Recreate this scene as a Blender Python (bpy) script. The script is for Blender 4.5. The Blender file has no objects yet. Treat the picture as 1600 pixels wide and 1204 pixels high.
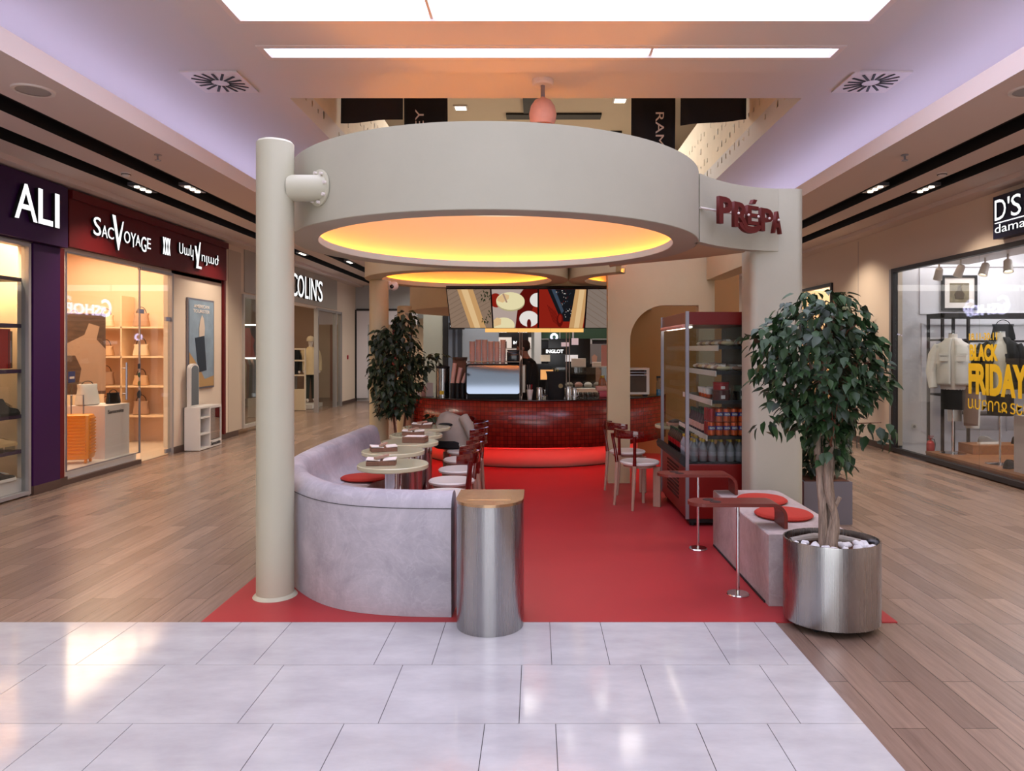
import bpy, bmesh, math, random
from mathutils import Vector, Matrix
PI = math.pi
SC = bpy.context.scene
COL = SC.collection

# ------------------------------------------------------------------ camera
cam_d = bpy.data.cameras.new('camera')
cam = bpy.data.objects.new('camera', cam_d)
COL.objects.link(cam)
cam.location = (0, 0, 1.6)
cam.rotation_euler = (PI/2, 0, 0)
cam_d.sensor_width = 36
cam_d.lens = 25.2
cam_d.shift_x = -0.02375
cam_d.shift_y = -0.0356
cam_d.clip_end = 200
SC.camera = cam
SC.view_settings.view_transform = 'Standard'
SC.view_settings.look = 'None'
SC.view_settings.gamma = 1
SC.view_settings.use_curve_mapping = False
SC.view_settings.exposure = 0.13
SC.cycles.max_bounces = 7
SC.cycles.diffuse_bounces = 4
SC.cycles.glossy_bounces = 4
SC.cycles.transparent_max_bounces = 16
SC.cycles.sample_clamp_indirect = 6
SC.cycles.use_denoising = True
SC.cycles.caustics_reflective = False
SC.cycles.caustics_refractive = False

# ------------------------------------------------------------------ world
W = bpy.data.worlds.new('world')
SC.world = W
W.use_nodes = True
W.node_tree.nodes['Background'].inputs[0].default_value = (0.93, 0.94, 0.93, 1)
W.node_tree.nodes['Background'].inputs[1].default_value = 0.85

def area(name, loc, size, power, color, rot=(0, 0, 0), sy=None):
    l = bpy.data.lights.new(name, 'AREA')
    l.energy = power; l.color = color
    l.shape = 'RECTANGLE'; l.size = size; l.size_y = sy or size
    o = bpy.data.objects.new(name, l); COL.objects.link(o)
    o.location = loc; o.rotation_euler = rot
    return o
WARM = (1.0, 0.72, 0.45)
# lamps of the shops (inside them) and of the hall, and an added fill behind the camera
area('shop_light_shoes', (-5.75, 6.8, 3.2), 0.3, 190, (1, .82, .58), sy=3.0)
area('shop_light_bags', (-7.0, 10.4, 3.25), 2.0, 170, (1, .74, .52), sy=3.6)
area('shop_light_clothes', (-7.0, 16.4, 3.2), 1.6, 70, WARM, sy=5)
area('shop_light_suits', (6.8, 8.6, 3.25), 1.8, 140, (.94, .93, 1.0), sy=4.5)
area('shop_light_far_right', (6.8, 14.4, 3.2), 1.6, 90, (1, .8, .6), sy=3)
def spot(name, loc, power, color=(1, .84, .68), ang=120):
    l = bpy.data.lights.new(name, 'SPOT'); l.energy = power; l.color = color; l.spot_size = math.radians(ang); l.spot_blend = .6; l.shadow_soft_size = .06
    o = bpy.data.objects.new(name, l); COL.objects.link(o); o.location = loc
    return o
for sy_, px_ in ((8.8, 110), (5.6, 90), (1.6, 90), (12.0, 90), (15.5, 90)):  # rows without spotlight clusters are added to brighten the side walls
    for sx_ in (-4.83, -4.22, 4.16, 4.78): spot('soffit_spot_and_fill', (sx_, sy_, 3.53), px_)
area('hall_light_far', (0, 16.5, 6.8), 4.5, 420, (1, .93, .86), sy=6)
area('front_fill', (-.2, -3.0, 1.9), 4.6, 95, (.96, .96, 1.0), (PI/2, 0, 0), sy=3.2)  # unseen lamp added behind the camera for frontal light
area('hall_light_end', (0, 20.0, 3.3), 8, 90, (1, .93, .88), sy=2)

# ------------------------------------------------------------------ materials
def lin(c):
    if isinstance(c, str):
        c = [int(c[i:i+2], 16)/255 for i in (0, 2, 4)]
        c = [x/12.92 if x <= .04045 else ((x+.055)/1.055)**2.4 for x in c]
    return (c[0], c[1], c[2], 1)
def newmat(name):
    m = bpy.data.materials.new(name); m.use_nodes = True
    return m, m.node_tree.nodes, m.node_tree.links, m.node_tree.nodes['Principled BSDF']
def mat(name, col, rough=.5, metal=0, emit=0, noise=0, nscale=6, bump=0, bscale=60, coat=0, stretch=None, spec=.5, col2=None):
    m, n, l, b = newmat(name)
    b.inputs['Base Color'].default_value = lin(col)
    b.inputs['Roughness'].default_value = rough
    b.inputs['Metallic'].default_value = metal
    b.inputs['Specular IOR Level'].default_value = spec
    b.inputs['Coat Weight'].default_value = coat
    if emit:
        b.inputs['Emission Color'].default_value = lin(col)
        b.inputs['Emission Strength'].default_value = emit
    if noise or bump:
        tc = n.new('ShaderNodeTexCoord'); mp = n.new('ShaderNodeMapping')
        l.new(tc.outputs['Object'], mp.inputs[0])
        if stretch: mp.inputs['Scale'].default_value = stretch
    if noise:
        t = n.new('ShaderNodeTexNoise'); t.inputs['Scale'].default_value = nscale
        t.inputs['Detail'].default_value = 8; t.inputs['Roughness'].default_value = .62
        l.new(mp.outputs[0], t.inputs[0])
        r = n.new('ShaderNodeValToRGB')
        a = lin(col); c2 = lin(col2) if col2 else tuple(max(0, x*(1-noise)) for x in a[:3])+(1,)
        r.color_ramp.elements[0].position = .32; r.color_ramp.elements[1].position = .68
        r.color_ramp.elements[0].color = c2; r.color_ramp.elements[1].color = a
        l.new(t.outputs[0], r.inputs[0]); l.new(r.outputs[0], b.inputs['Base Color'])
    if bump:
        t2 = n.new('ShaderNodeTexNoise'); t2.inputs['Scale'].default_value = bscale; t2.inputs['Detail'].default_value = 4
        l.new(mp.outputs[0], t2.inputs[0])
        bp = n.new('ShaderNodeBump'); bp.inputs['Strength'].default_value = bump; bp.inputs['Distance'].default_value = .01
        l.new(t2.outputs[0], bp.inputs['Height']); l.new(bp.outputs[0], b.inputs['Normal'])
    return m
def emis(name, col, s):
    m, n, l, b = newmat(name)
    n.remove(b)
    e = n.new('ShaderNodeEmission'); e.inputs[0].default_value = lin(col); e.inputs[1].default_value = s
    l.new(e.outputs[0], n['Material Output'].inputs[0])
    return m
def glassy(name, tint='ffffff', ior=1.5, rough=0.0):
    m, n, l, b = newmat(name); n.remove(b)
    t = n.new('ShaderNodeBsdfTransparent'); t.inputs[0].default_value = lin(tint)
    g = n.new('ShaderNodeBsdfGlossy'); g.inputs['Roughness'].default_value = rough
    lw = n.new('ShaderNodeLayerWeight'); lw.inputs[0].default_value = .5
    pw = n.new('ShaderNodeMath'); pw.operation = 'POWER'; pw.inputs[1].default_value = 5
    f = n.new('ShaderNodeMath'); f.operation = 'MULTIPLY_ADD'
    r0 = ((ior-1)/(ior+1))**2
    f.inputs[1].default_value = 1-r0; f.inputs[2].default_value = r0
    l.new(lw.outputs['Facing'], pw.inputs[0]); l.new(pw.outputs[0], f.inputs[0])
    x = n.new('ShaderNodeMixShader')
    l.new(f.outputs[0], x.inputs[0]); l.new(t.outputs[0], x.inputs[1]); l.new(g.outputs[0], x.inputs[2])
    l.new(x.outputs[0], n['Material Output'].inputs[0])
    return m
def brushed(name, col, rough=.28, vert=True):
    m, n, l, b = newmat(name)
    b.inputs['Base Color'].default_value = lin(col); b.inputs['Metallic'].default_value = 1
    tc = n.new('ShaderNodeTexCoord'); mp = n.new('ShaderNodeMapping')
    mp.inputs['Scale'].default_value = (40, 40, .6) if vert else (2, 40, 40)
    t = n.new('ShaderNodeTexNoise'); t.inputs['Scale'].default_value = 3; t.inputs['Detail'].default_value = 5
    l.new(tc.outputs['Object'], mp.inputs[0]); l.new(mp.outputs[0], t.inputs[0])
    mr = n.new('ShaderNodeMapRange'); mr.inputs[3].default_value = rough-.08; mr.inputs[4].default_value = rough+.1
    l.new(t.outputs[0], mr.inputs[0]); l.new(mr.outputs[0], b.inputs['Roughness'])
    bp = n.new('ShaderNodeBump'); bp.inputs['Strength'].default_value = .12; bp.inputs['Distance'].default_value = .004
    l.new(t.outputs[0], bp.inputs['Height']); l.new(bp.outputs[0], b.inputs['Normal'])
    return m

def wood_floor():
    m, n, l, b = newmat('plank_floor')
    tc = n.new('ShaderNodeTexCoord'); sp = n.new('ShaderNodeSeparateXYZ'); cb = n.new('ShaderNodeCombineXYZ')
    l.new(tc.outputs['Object'], sp.inputs[0])
    l.new(sp.outputs['Y'], cb.inputs['X']); l.new(sp.outputs['X'], cb.inputs['Y'])
    br = n.new('ShaderNodeTexBrick'); l.new(cb.outputs[0], br.inputs[0])
    br.inputs['Scale'].default_value = 1; br.inputs['Brick Width'].default_value = 1.15
    br.inputs['Row Height'].default_value = .15; br.inputs['Mortar Size'].default_value = .0022
    br.inputs['Mortar Smooth'].default_value = .1; br.offset = .37; br.offset_frequency = 2
    br.squash = 1
    br.inputs['Color1'].default_value = lin('907869'); br.inputs['Color2'].default_value = lin('786357')
    br.inputs['Mortar'].default_value = lin('4a3b30')
    mp = n.new('ShaderNodeMapping'); mp.inputs['Scale'].default_value = (1.6, 22, 1)
    l.new(cb.outputs[0], mp.inputs[0])
    t = n.new('ShaderNodeTexNoise'); t.inputs['Scale'].default_value = 1.6; t.inputs['Detail'].default_value = 9
    t.inputs['Roughness'].default_value = .65; t.inputs['Distortion'].default_value = .6
    l.new(mp.outputs[0], t.inputs[0])
    r = n.new('ShaderNodeMapRange'); r.inputs[1].default_value = .3; r.inputs[2].default_value = .7
    r.inputs[3].default_value = .80; r.inputs[4].default_value = 1.16
    l.new(t.outputs[0], r.inputs[0])
    mx = n.new('ShaderNodeVectorMath'); mx.operation = 'SCALE'
    l.new(br.outputs[0], mx.inputs[0]); l.new(r.outputs[0], mx.inputs['Scale'])
    l.new(mx.outputs[0], b.inputs['Base Color'])
    b.inputs['Roughness'].default_value = .27
    bp = n.new('ShaderNodeBump'); bp.inputs['Strength'].default_value = .25; bp.inputs['Distance'].default_value = .002
    inv = n.new('ShaderNodeMath'); inv.operation = 'SUBTRACT'; inv.inputs[0].default_value = 1
    l.new(br.outputs['Fac'], inv.inputs[1]); l.new(inv.outputs[0], bp.inputs['Height']); l.new(bp.outputs[0], b.inputs['Normal'])
    return m

def concrete(name, c1, c2):
    m, n, l, b = newmat(name)
    tc = n.new('ShaderNodeTexCoord')
    t = n.new('ShaderNodeTexNoise'); t.inputs['Scale'].default_value = 2.6; t.inputs['Detail'].default_value = 12
    t.inputs['Roughness'].default_value = .72; t.inputs['Distortion'].default_value = .35
    l.new(tc.outputs['Object'], t.inputs[0])
    r = n.new('ShaderNodeValToRGB'); r.color_ramp.elements[0].position = .36; r.color_ramp.elements[1].position = .64
    r.color_ramp.elements[0].color = lin(c2); r.color_ramp.elements[1].color = lin(c1)
    l.new(t.outputs[0], r.inputs[0])
    v = n.new('ShaderNodeTexNoise'); v.inputs['Scale'].default_value = 4.5; v.inputs['Detail'].default_value = 9; v.inputs['Distortion'].default_value = 1.6
    l.new(tc.outputs['Object'], v.inputs[0])
    r2 = n.new('ShaderNodeValToRGB')
    e = r2.color_ramp.elements; e[0].position = .47; e[0].color = (0, 0, 0, 1); e[1].position = .53; e[1].color = (0, 0, 0, 1)
    q = e.new(.5); q.color = (.13, .13, .13, 1)
    l.new(v.outputs[0], r2.inputs[0])
    mx = n.new('ShaderNodeMix'); mx.data_type = 'RGBA'
    l.new(r2.outputs[0], mx.inputs[0]); l.new(r.outputs[0], mx.inputs[6]); mx.inputs[7].default_value = lin('d9d4d8')
    l.new(mx.outputs[2], b.inputs['Base Color'])
    b.inputs['Roughness'].default_value = .6
    t2 = n.new('ShaderNodeTexNoise'); t2.inputs['Scale'].default_value = 40; t2.inputs['Detail'].default_value = 6
    l.new(tc.outputs['Object'], t2.inputs[0])
    bp = n.new('ShaderNodeBump'); bp.inputs['Strength'].default_value = .15; bp.inputs['Distance'].default_value = .008
    l.new(t2.outputs[0], bp.inputs['Height']); l.new(bp.outputs[0], b.inputs['Normal'])
    return m
def mosaic():
    # small red glazed tiles; mapped with cylindrical UVs given in metres
    m, n, l, b = newmat('red_mosaic')
    uv = n.new('ShaderNodeUVMap'); uv.uv_map = 'UVMap'
    br = n.new('ShaderNodeTexBrick'); l.new(uv.outputs[0], br.inputs[0])
    br.offset = 0; br.squash = 1
    br.inputs['Scale'].default_value = 1; br.inputs['Brick Width'].default_value = .053; br.inputs['Row Height'].default_value = .053
    br.inputs['Mortar Size'].default_value = .0028; br.inputs['Bias'].default_value = .0
    br.inputs['Color1'].default_value = lin('8e2417'); br.inputs['Color2'].default_value = lin('741a10')
    br.inputs['Mortar'].default_value = lin('40120c')
    l.new(br.outputs[0], b.inputs['Base Color'])
    b.inputs['Roughness'].default_value = .22
    bp = n.new('ShaderNodeBump'); bp.inputs['Strength'].default_value = .4; bp.inputs['Distance'].default_value = .003; bp.invert = True
    l.new(br.outputs['Fac'], bp.inputs['Height']); l.new(bp.outputs[0], b.inputs['Normal'])
    return m
def leafmat(name, c1, c2):
    m, n, l, b = newmat(name)
    g = n.new('ShaderNodeNewGeometry')
    r = n.new('ShaderNodeValToRGB'); r.color_ramp.elements[0].color = lin(c1); r.color_ramp.elements[1].color = lin(c2)
    l.new(g.outputs['Random Per Island'], r.inputs[0]); l.new(r.outputs[0], b.inputs['Base Color'])
    b.inputs['Roughness'].default_value = .5
    return m

M = {}
M['wall'] = mat('cream_wall', 'dac8b4', .75, bump=.03, bscale=90)
M['wall_white'] = mat('white_wall', 'e2dfe3', .6)
M['wall_grey'] = mat('grey_wall', 'b4b6b6', .6)
M['ceiling'] = mat('ceiling_paint', 'd0cdca', .8)
M['soffit'] = mat('soffit_paint', 'd4c5be', .8)
M['void'] = mat('void_wall', 'e4d6bd', .8, noise=.12, nscale=1.5, bump=.25, bscale=4)
M['black'] = mat('matt_black', '0b0a0b', .6)
M['black_gloss'] = mat('gloss_black', '0c0c0e', .15)
M['plaster'] = mat('kiosk_plaster', 'adaa97', .62, noise=.05, nscale=3, bump=.05, bscale=35)
M['plaster_w'] = mat('kiosk_plaster_warm', 'c2b08a', .62, noise=.05, nscale=3, bump=.04, bscale=35)
M['column'] = mat('column_paint', 'b8b59e', .5, noise=.04, nscale=2, bump=.03, bscale=30)
M['wood'] = wood_floor()
M['tile'] = mat('porcelain_tile', 'bfbebe', .1, noise=.1, nscale=2.6, stretch=(1, 2.2, 1), col2='adabac')
M['grout'] = mat('grout', '3a3836', .8)
M['red_floor'] = mat('red_resin', 'a53134', .42, noise=.1, nscale=1.5, spec=.35)
M['concrete'] = concrete('concrete', 'b9b3b8', '9a959b')
M['concrete_p'] = concrete('pink_concrete', 'c0b2af', '9c8d8a')
M['steel'] = brushed('brushed_steel', 'a5a4a4', .25)
M['steel_reflect_tint'] = brushed('brushed_steel_reflect_tint', 'c2a07c', .22, False)  # orange light reflected on the bin lid is put into this steel colour
M['chrome'] = mat('chrome', 'd8d8d8', .08, 1)
M['alu'] = mat('aluminium', '9a98a0', .35, .9)
M['greymetal'] = mat('grey_metal_paint', '77757c', .4, .4)
M['mirror'] = mat('mirror', 'd6d2cc', .01, 1)
M['polished'] = mat('polished_panel', '7c8594', .06, 1)
M['mosaic'] = mosaic()
M['worktop'] = mat('dark_worktop', '2a211e', .12)
M['seatred'] = mat('red_felt', 'b02f20', .85, noise=.08, nscale=30)
M['ply'] = mat('red_ply', '6f2c22', .38, noise=.12, nscale=5, stretch=(1, 8, 8))
M['fridge_red'] = mat('fridge_red', '6b0f0b', .3)
M['table'] = mat('table_laminate', 'c2bd9b', .12, coat=.3)
M['white'] = mat('white_plastic', 'dcd8d2', .3)
M['seat_white'] = mat('seat_white', 'd9d2ca', .35)
M['beech'] = mat('pale_beech', 'a98672', .45, noise=.1, nscale=5, stretch=(8, 8, 1))
M['redglass'] = mat('red_acrylic', '7a0f08', .08, coat=.5)
M['redglass'].node_tree.nodes['Principled BSDF'].inputs['Transmission Weight'].default_value = .55
M['glass'] = glassy('shop_glass', 'f6f8f6', 1.5)
M['glass_f'] = glassy('fridge_glass', 'e9eeec', 1.45)
M['clear'] = glassy('clear_glass', 'dfe4e4', 1.6)
M['purple'] = mat('purple_panel', '32083f', .5, spec=.3)
M['redpanel'] = mat('dark_red_panel', '5c0a0f', .5, spec=.3)
M['brownbase'] = mat('brown_skirting', '4e3a31', .5)
M['framegrey'] = mat('frame_grey', '9b9796', .4, .3)
M['framedark'] = mat('frame_dark', '1e1a1b', .4)
M['sign_white'] = emis('lit_white', 'ffffff', 1.15)
M['sign_lav'] = emis('lit_lavender', 'd8d2ff', 8)
M['panel_lit'] = emis('ceiling_panel_lit', 'e4e2ff', 4.2)
M['cove'] = emis('cove_led', 'd8d0ff', 14)
M['led_warm'] = emis('led_warm', 'ff9a3c', 72)
M['led_red'] = emis('led_red', 'ff2420', 22)
M['lampglow'] = emis('lamp_glow', 'fff3dc', 5)
M['lightbox'] = emis('warm_lightbox', 'ffbd6c', 1.0)
M['leaf'] = leafmat('ficus_leaf', '0f220d', '33502a')
M['leaf_d'] = leafmat('dark_leaf', '101c0c', '2c3a1c')
M['bark'] = mat('pale_bark', 'a8927f', .8, noise=.6, nscale=26, stretch=(3, 3, .3), bump=1.0, bscale=40)
M['bark_d'] = mat('brown_bark', '6c3f2a', .8, noise=.3, nscale=8)
M['pebble'] = mat('white_pebble', 'e4e4e8', .5)
M['drift'] = mat('driftwood', 'a39c94', .8, noise=.3, nscale=9, stretch=(1, 6, 6), bump=.4, bscale=20)
M['orange'] = mat('orange_shell', 'f09010', .35)
M['skin'] = mat('skin', 'a8705a', .55)
M['hair'] = mat('dark_hair', '2a1a13', .7)
M['cloth_black'] = mat('black_cloth', '0e0d0e', .85)
M['cloth_white'] = mat('white_cloth', 'd6d2cc', .8, noise=.1, nscale=6, bump=.3, bscale=9)
M['cloth_beige'] = mat('beige_cloth', 'a29588', .9, noise=.15, nscale=5, bump=.35, bscale=9)
M['cloth_cream'] = mat('cream_puffer', 'd8c49c', .7, noise=.1, bump=.4, bscale=8)
M['cloth_brown'] = mat('brown_cloth', '6d5348', .85, noise=.1)
M['denim'] = mat('denim', '7d8ca6', .85, noise=.2, nscale=12)
M['kraft'] = mat('kraft_card', '7c5643', .8, noise=.3, nscale=30)
M['paper'] = mat('white_paper', 'e6dcd4', .7)
M['pink'] = mat('pink_card', 'd99f90', .6)
M['cup'] = mat('pink_paper_cup', 'd2a89c', .55)
M['platform_wood'] = mat('orange_wood', '9a6238', .4, noise=.3, nscale=4, stretch=(8, 1, 8))
M['gold'] = mat('gold_cap', 'b99a3a', .3, .6)
M['can_orange'] = mat('orange_can', 'd0521a', .3, .3)
M['can_red'] = mat('red_can', 'a3141c', .3, .3)
M['blue'] = mat('blue_mark', '20308c', .4)
M['yellow'] = mat('yellow_vinyl', 'e2b714', .5)
M['water'] = mat('water_bottle', '85868b', .12)
M['dark_bottle'] = mat('dark_bottle', '281512', .15)
M['clay'] = mat('pink_plaster_globe', 'd9a08c', .6, noise=.12, nscale=12)
M['lampwhite'] = mat('lamp_white', 'd8cfc8', .4)
M['shelf_dark'] = mat('shelf_dark', '20242a', .4)
M['purple_shelf'] = mat('purple_shelf', '3a2340', .5)
M['warm_wall'] = mat('warm_wall', 'e6c9a6', .7)
M['orange_wall'] = mat('orange_wall', 'b98f58', .7)
M['banner'] = mat('black_banner', '0d0e14', .8)
M['cream_letters'] = mat('cream_letters', 'cfc4b0', .6)
M['red_drape'] = mat('red_drape', '6b0d10', .6)
M['floor_tile'] = mat('shop_floor', 'd5c6b4', .25)
# ------------------------------------------------------------------ geometry helpers
class MB:
    def __init__(s):
        s.bm = bmesh.new()
    def box(s, x0, x1, y0, y1, z0, z1, mtx=None, bev=0):
        vs = []
        r = bmesh.ops.create_cube(s.bm, size=1)
        vs = r['verts']
        for v in vs:
            v.co = Vector(((x0+x1)/2+v.co.x*(x1-x0), (y0+y1)/2+v.co.y*(y1-y0), (z0+z1)/2+v.co.z*(z1-z0)))
        if bev:
            ed = list({e for v in vs for e in v.link_edges})
            rr = bmesh.ops.bevel(s.bm, geom=ed, offset=bev, segments=2, affect='EDGES', profile=.5)
            vs = list({v for f in rr['faces'] for v in f.verts} | {v for v in vs if v.is_valid})
        if mtx is not None:
            for v in vs: v.co = mtx @ v.co
        return s
    def prism(s, pts, z0, z1, mtx=None):
        a = [s.bm.verts.new((p[0], p[1], z0)) for p in pts]
        b = [s.bm.verts.new((p[0], p[1], z1)) for p in pts]
        n = len(pts)
        s.bm.faces.new(a[::-1]); s.bm.faces.new(b)
        for i in range(n): s.bm.faces.new((a[i], a[(i+1) % n], b[(i+1) % n], b[i]))
        if mtx is not None:
            for v in a+b: v.co = mtx @ v.co
        return s
    def loft(s, rings, cap=True, closed=True):
        R = [[s.bm.verts.new(p) for p in r] for r in rings]
        n = len(R[0])
        for a, b in zip(R, R[1:]):
            for i in range(n if closed else n-1):
                s.bm.faces.new((a[i], a[(i+1) % n], b[(i+1) % n], b[i]))
        if cap:
            s.bm.faces.new(R[0][::-1]); s.bm.faces.new(R[-1])
        return s
    def lathe(s, prof, c=(0, 0, 0), seg=24, a0=0, a1=2*PI, mtx=None, cap=True):
        full = abs(a1-a0-2*PI) < 1e-6
        cols = []
        k = seg if full else seg+1
        for i in range(k):
            a = a0+(a1-a0)*i/seg
            cols.append([s.bm.verts.new((c[0]+r*math.cos(a), c[1]+r*math.sin(a), c[2]+z)) for r, z in prof])
        for i in range(k if full else k-1):
            A, B = cols[i], cols[(i+1) % k]
            for j in range(len(prof)-1):
                s.bm.faces.new((A[j], B[j], B[j+1], A[j+1]))
        if cap and full:
            if prof[0][0] > 1e-5: s.bm.faces.new([q[0] for q in cols][::-1])
            if prof[-1][0] > 1e-5: s.bm.faces.new([q[-1] for q in cols])
        vs = [v for q in cols for v in q]
        if mtx is not None:
            for v in vs: v.co = mtx @ v.co
        return s
    def cyl(s, x, y, z0, z1, r, r2=None, seg=24):
        return s.lathe([(r, z0), (r2 if r2 is not None else r, z1)], (x, y, 0), seg)
    def tube(s, pts, r, seg=8, closed=False):
        pts = [Vector(p) for p in pts]
        rings = []
        n = len(pts)
        up = None
        for i, p in enumerate(pts):
            d = (pts[min(i+1, n-1)]-pts[max(i-1, 0)]).normalized()
            if up is None:
                up = Vector((0, 0, 1)) if abs(d.z) < .9 else Vector((1, 0, 0))
            u = d.cross(up).normalized(); v = u.cross(d).normalized(); up = v
            rr = r[i] if isinstance(r, (list, tuple)) else r
            rings.append([p+u*math.cos(t)*rr+v*math.sin(t)*rr for t in [2*PI*k/seg for k in range(seg)]])
        return s.loft(rings)
    def ellipsoid(s, c, rx, ry, rz, seg=16, rings=10, mtx=None):
        r = bmesh.ops.create_uvsphere(s.bm, u_segments=seg, v_segments=rings, radius=1)
        for v in r['verts']:
            v.co = Vector((c[0]+v.co.x*rx, c[1]+v.co.y*ry, c[2]+v.co.z*rz))
            if mtx is not None: v.co = mtx @ v.co
        return s
def fin(bm, smooth):
    bmesh.ops.remove_doubles(bm, verts=bm.verts, dist=1e-6)
    bmesh.ops.recalc_face_normals(bm, faces=bm.faces)
    for f in bm.faces: f.smooth = smooth
def obj(name, mb, material, parent=None, smooth=False, loc=None, bevel=0, weld=True):
    me = bpy.data.meshes.new(name)
    fin(mb.bm, smooth)
    mb.bm.to_mesh(me); mb.bm.free()
    me.materials.append(material)
    o = bpy.data.objects.new(name, me); COL.objects.link(o)
    if parent: o.parent = parent
    if loc: o.location = loc
    if smooth:
        try: me.set_sharp_from_angle(angle=math.radians(38))
        except Exception: pass
    if bevel:
        md = o.modifiers.new('bevel', 'BEVEL'); md.width = bevel; md.segments = 2; md.limit_method = 'ANGLE'; md.angle_limit = math.radians(40)
    return o
def thing(name, label, cat, loc=(0, 0, 0), rz=0, group=None):
    o = bpy.data.objects.new(name, None); COL.objects.link(o)
    o.empty_display_size = .1
    o.location = loc; o.rotation_euler = (0, 0, rz)
    o['label'] = label; o['category'] = cat
    if group: o['group'] = group
    return o
def tag(o, label, cat, group=None):
    o['label'] = label; o['category'] = cat
    if group: o['group'] = group
    return o
def struct(name, mb, m, smooth=False, parent=None):
    o = obj(name, mb, m, parent, smooth)
    if not parent: o['kind'] = 'structure'
    return o
def dup(root, loc, rz=None, label=None, group=None, parent=None):
    r = root.copy(); COL.objects.link(r)
    r.location = loc
    if rz is not None: r.rotation_euler = (0, 0, rz)
    if label: r['label'] = label
    if group: r['group'] = group
    for ch in list(root.children):
        c = ch.copy(); COL.objects.link(c); c.parent = r
        for g in list(ch.children):
            d = g.copy(); COL.objects.link(d); d.parent = c
    return r
ORD = ['first', 'second', 'third', 'fourth', 'fifth', 'sixth', 'seventh', 'eighth', 'ninth', 'tenth', 'eleventh', 'twelfth', 'thirteenth']
def ell(cx, cy, cz, rx, ry, n=20):
    return [(cx+rx*math.cos(2*PI*k/n), cy+ry*math.sin(2*PI*k/n), cz) for k in range(n)]
def text(name, s, m, org, xdir, w, h, parent=None, ext=.01, offset=0, updir=(0, 0, 1), shear=0, spacing=1.0):
    """flat extruded lettering with its lower left corner at org, fitted to w x h"""
    cu = bpy.data.curves.new(name, 'FONT'); cu.body = s; cu.extrude = 0.02; cu.offset = offset; cu.shear = shear
    cu.space_character = spacing; cu.resolution_u = 3
    t = bpy.data.objects.new(name+'_tmp', cu); COL.objects.link(t)
    bpy.context.view_layer.update()
    dg = bpy.context.evaluated_depsgraph_get()
    me = bpy.data.meshes.new_from_object(t.evaluated_get(dg))
    bpy.data.objects.remove(t); bpy.data.curves.remove(cu)
    xs = [v.co.x for v in me.vertices]; ys = [v.co.y for v in me.vertices]
    x0, x1, y0, y1 = min(xs), max(xs), min(ys), max(ys)
    X = Vector(xdir).normalized(); U = Vector(updir).normalized(); N = X.cross(U)
    for v in me.vertices:
        a = (v.co.x-x0)/(x1-x0)*w; b = (v.co.y-y0)/(y1-y0)*h
        c = (v.co.z/.02+1)/2*ext
        v.co = Vector(org)+X*a+U*b+N*c
    me.name = name; me.materials.clear(); me.materials.append(m)
    o = bpy.data.objects.new(name, me); COL.objects.link(o)
    if parent: o.parent = parent
    if m.name.startswith('lit_white') and ext > .008 and name == 'letters':
        # lit face in front of a black return
        for v in me.vertices:
            d_ = (v.co-Vector(org)).dot(N)
            if d_ < ext*.5: v.co += N*(ext*.9)
        me2 = me.copy(); me2.name = 'letter_return'; me2.materials.clear(); me2.materials.append(M['black'])
        for v in me2.vertices:
            d_ = (v.co-Vector(org)).dot(N)
            if d_ > ext*.95: v.co -= N*(ext*.11)
            else: v.co -= N*(ext*.9)
        o2 = bpy.data.objects.new('letter_return', me2); COL.objects.link(o2)
        if parent: o2.parent = parent
    return o
def litprism(name, pts, x0, x1, mtx, parent):
    obj('letter_return', MB().prism(pts, x0, x1-.004, mtx), M['black'], parent)
    return obj(name, MB().prism(pts, x1-.0035, x1, mtx), M['sign_white'], parent)
def leaf_mb(center, radii, n, size, seed, inside=.35, shape=None, droop=.6):
    rnd = random.Random(seed); mb = MB(); bm = mb.bm
    C = Vector(center)
    for i in range(n):
        while True:
            d = Vector((rnd.uniform(-1, 1), rnd.uniform(-1, 1), rnd.uniform(-1, 1)))
            if inside < d.length < 1: break
        if shape: d = shape(d, rnd)
        p = C+Vector((d.x*radii[0], d.y*radii[1], d.z*radii[2]))
        out = Vector((d.x, d.y, d.z*.4)).normalized()
        az = math.atan2(out.y, out.x)+rnd.uniform(-1.1, 1.1)
        el = -droop+rnd.uniform(-.6, .75)
        L = Vector((math.cos(az)*math.cos(el), math.sin(az)*math.cos(el), math.sin(el)))
        S = L.cross(Vector((0, 0, 1))).normalized()
        N = S.cross(L).normalized()
        tw = rnd.uniform(-.6, .6)
        S2 = S*math.cos(tw)+N*math.sin(tw); N2 = S2.cross(L)
        s = size*rnd.uniform(.7, 1.2)
        prof = [(0, 0), (.25, .30), (.55, .26), (.82, .10), (1.0, 0)]
        mid = [p+L*t*s+N2*(-.25*t*t)*s for t, w in prof]
        le = [mid[k]+S2*w*s+N2*.07*s for k, (t, w) in enumerate(prof)]
        ri = [mid[k]-S2*w*s+N2*.07*s for k, (t, w) in enumerate(prof)]
        mv = [bm.verts.new(q) for q in mid]
        lv = [None]+[bm.verts.new(le[k]) for k in (1, 2, 3)]+[None]
        rv = [None]+[bm.verts.new(ri[k]) for k in (1, 2, 3)]+[None]
        for sd, fl in ((lv, 0), (rv, 1)):
            def F(*q): bm.faces.new(q if fl == 0 else q[::-1])
            F(mv[0], mv[1], sd[1]); F(mv[1], mv[2], sd[2], sd[1]); F(mv[2], mv[3], sd[3], sd[2]); F(mv[3], mv[4], sd[3])
    return mb
def obj_leaf(name, mb, m, parent):
    me = bpy.data.meshes.new(name)
    for f in mb.bm.faces: f.smooth = True
    mb.bm.to_mesh(me); mb.bm.free(); me.materials.append(m)
    o = bpy.data.objects.new(name, me); COL.objects.link(o); o.parent = parent
    return o
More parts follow.
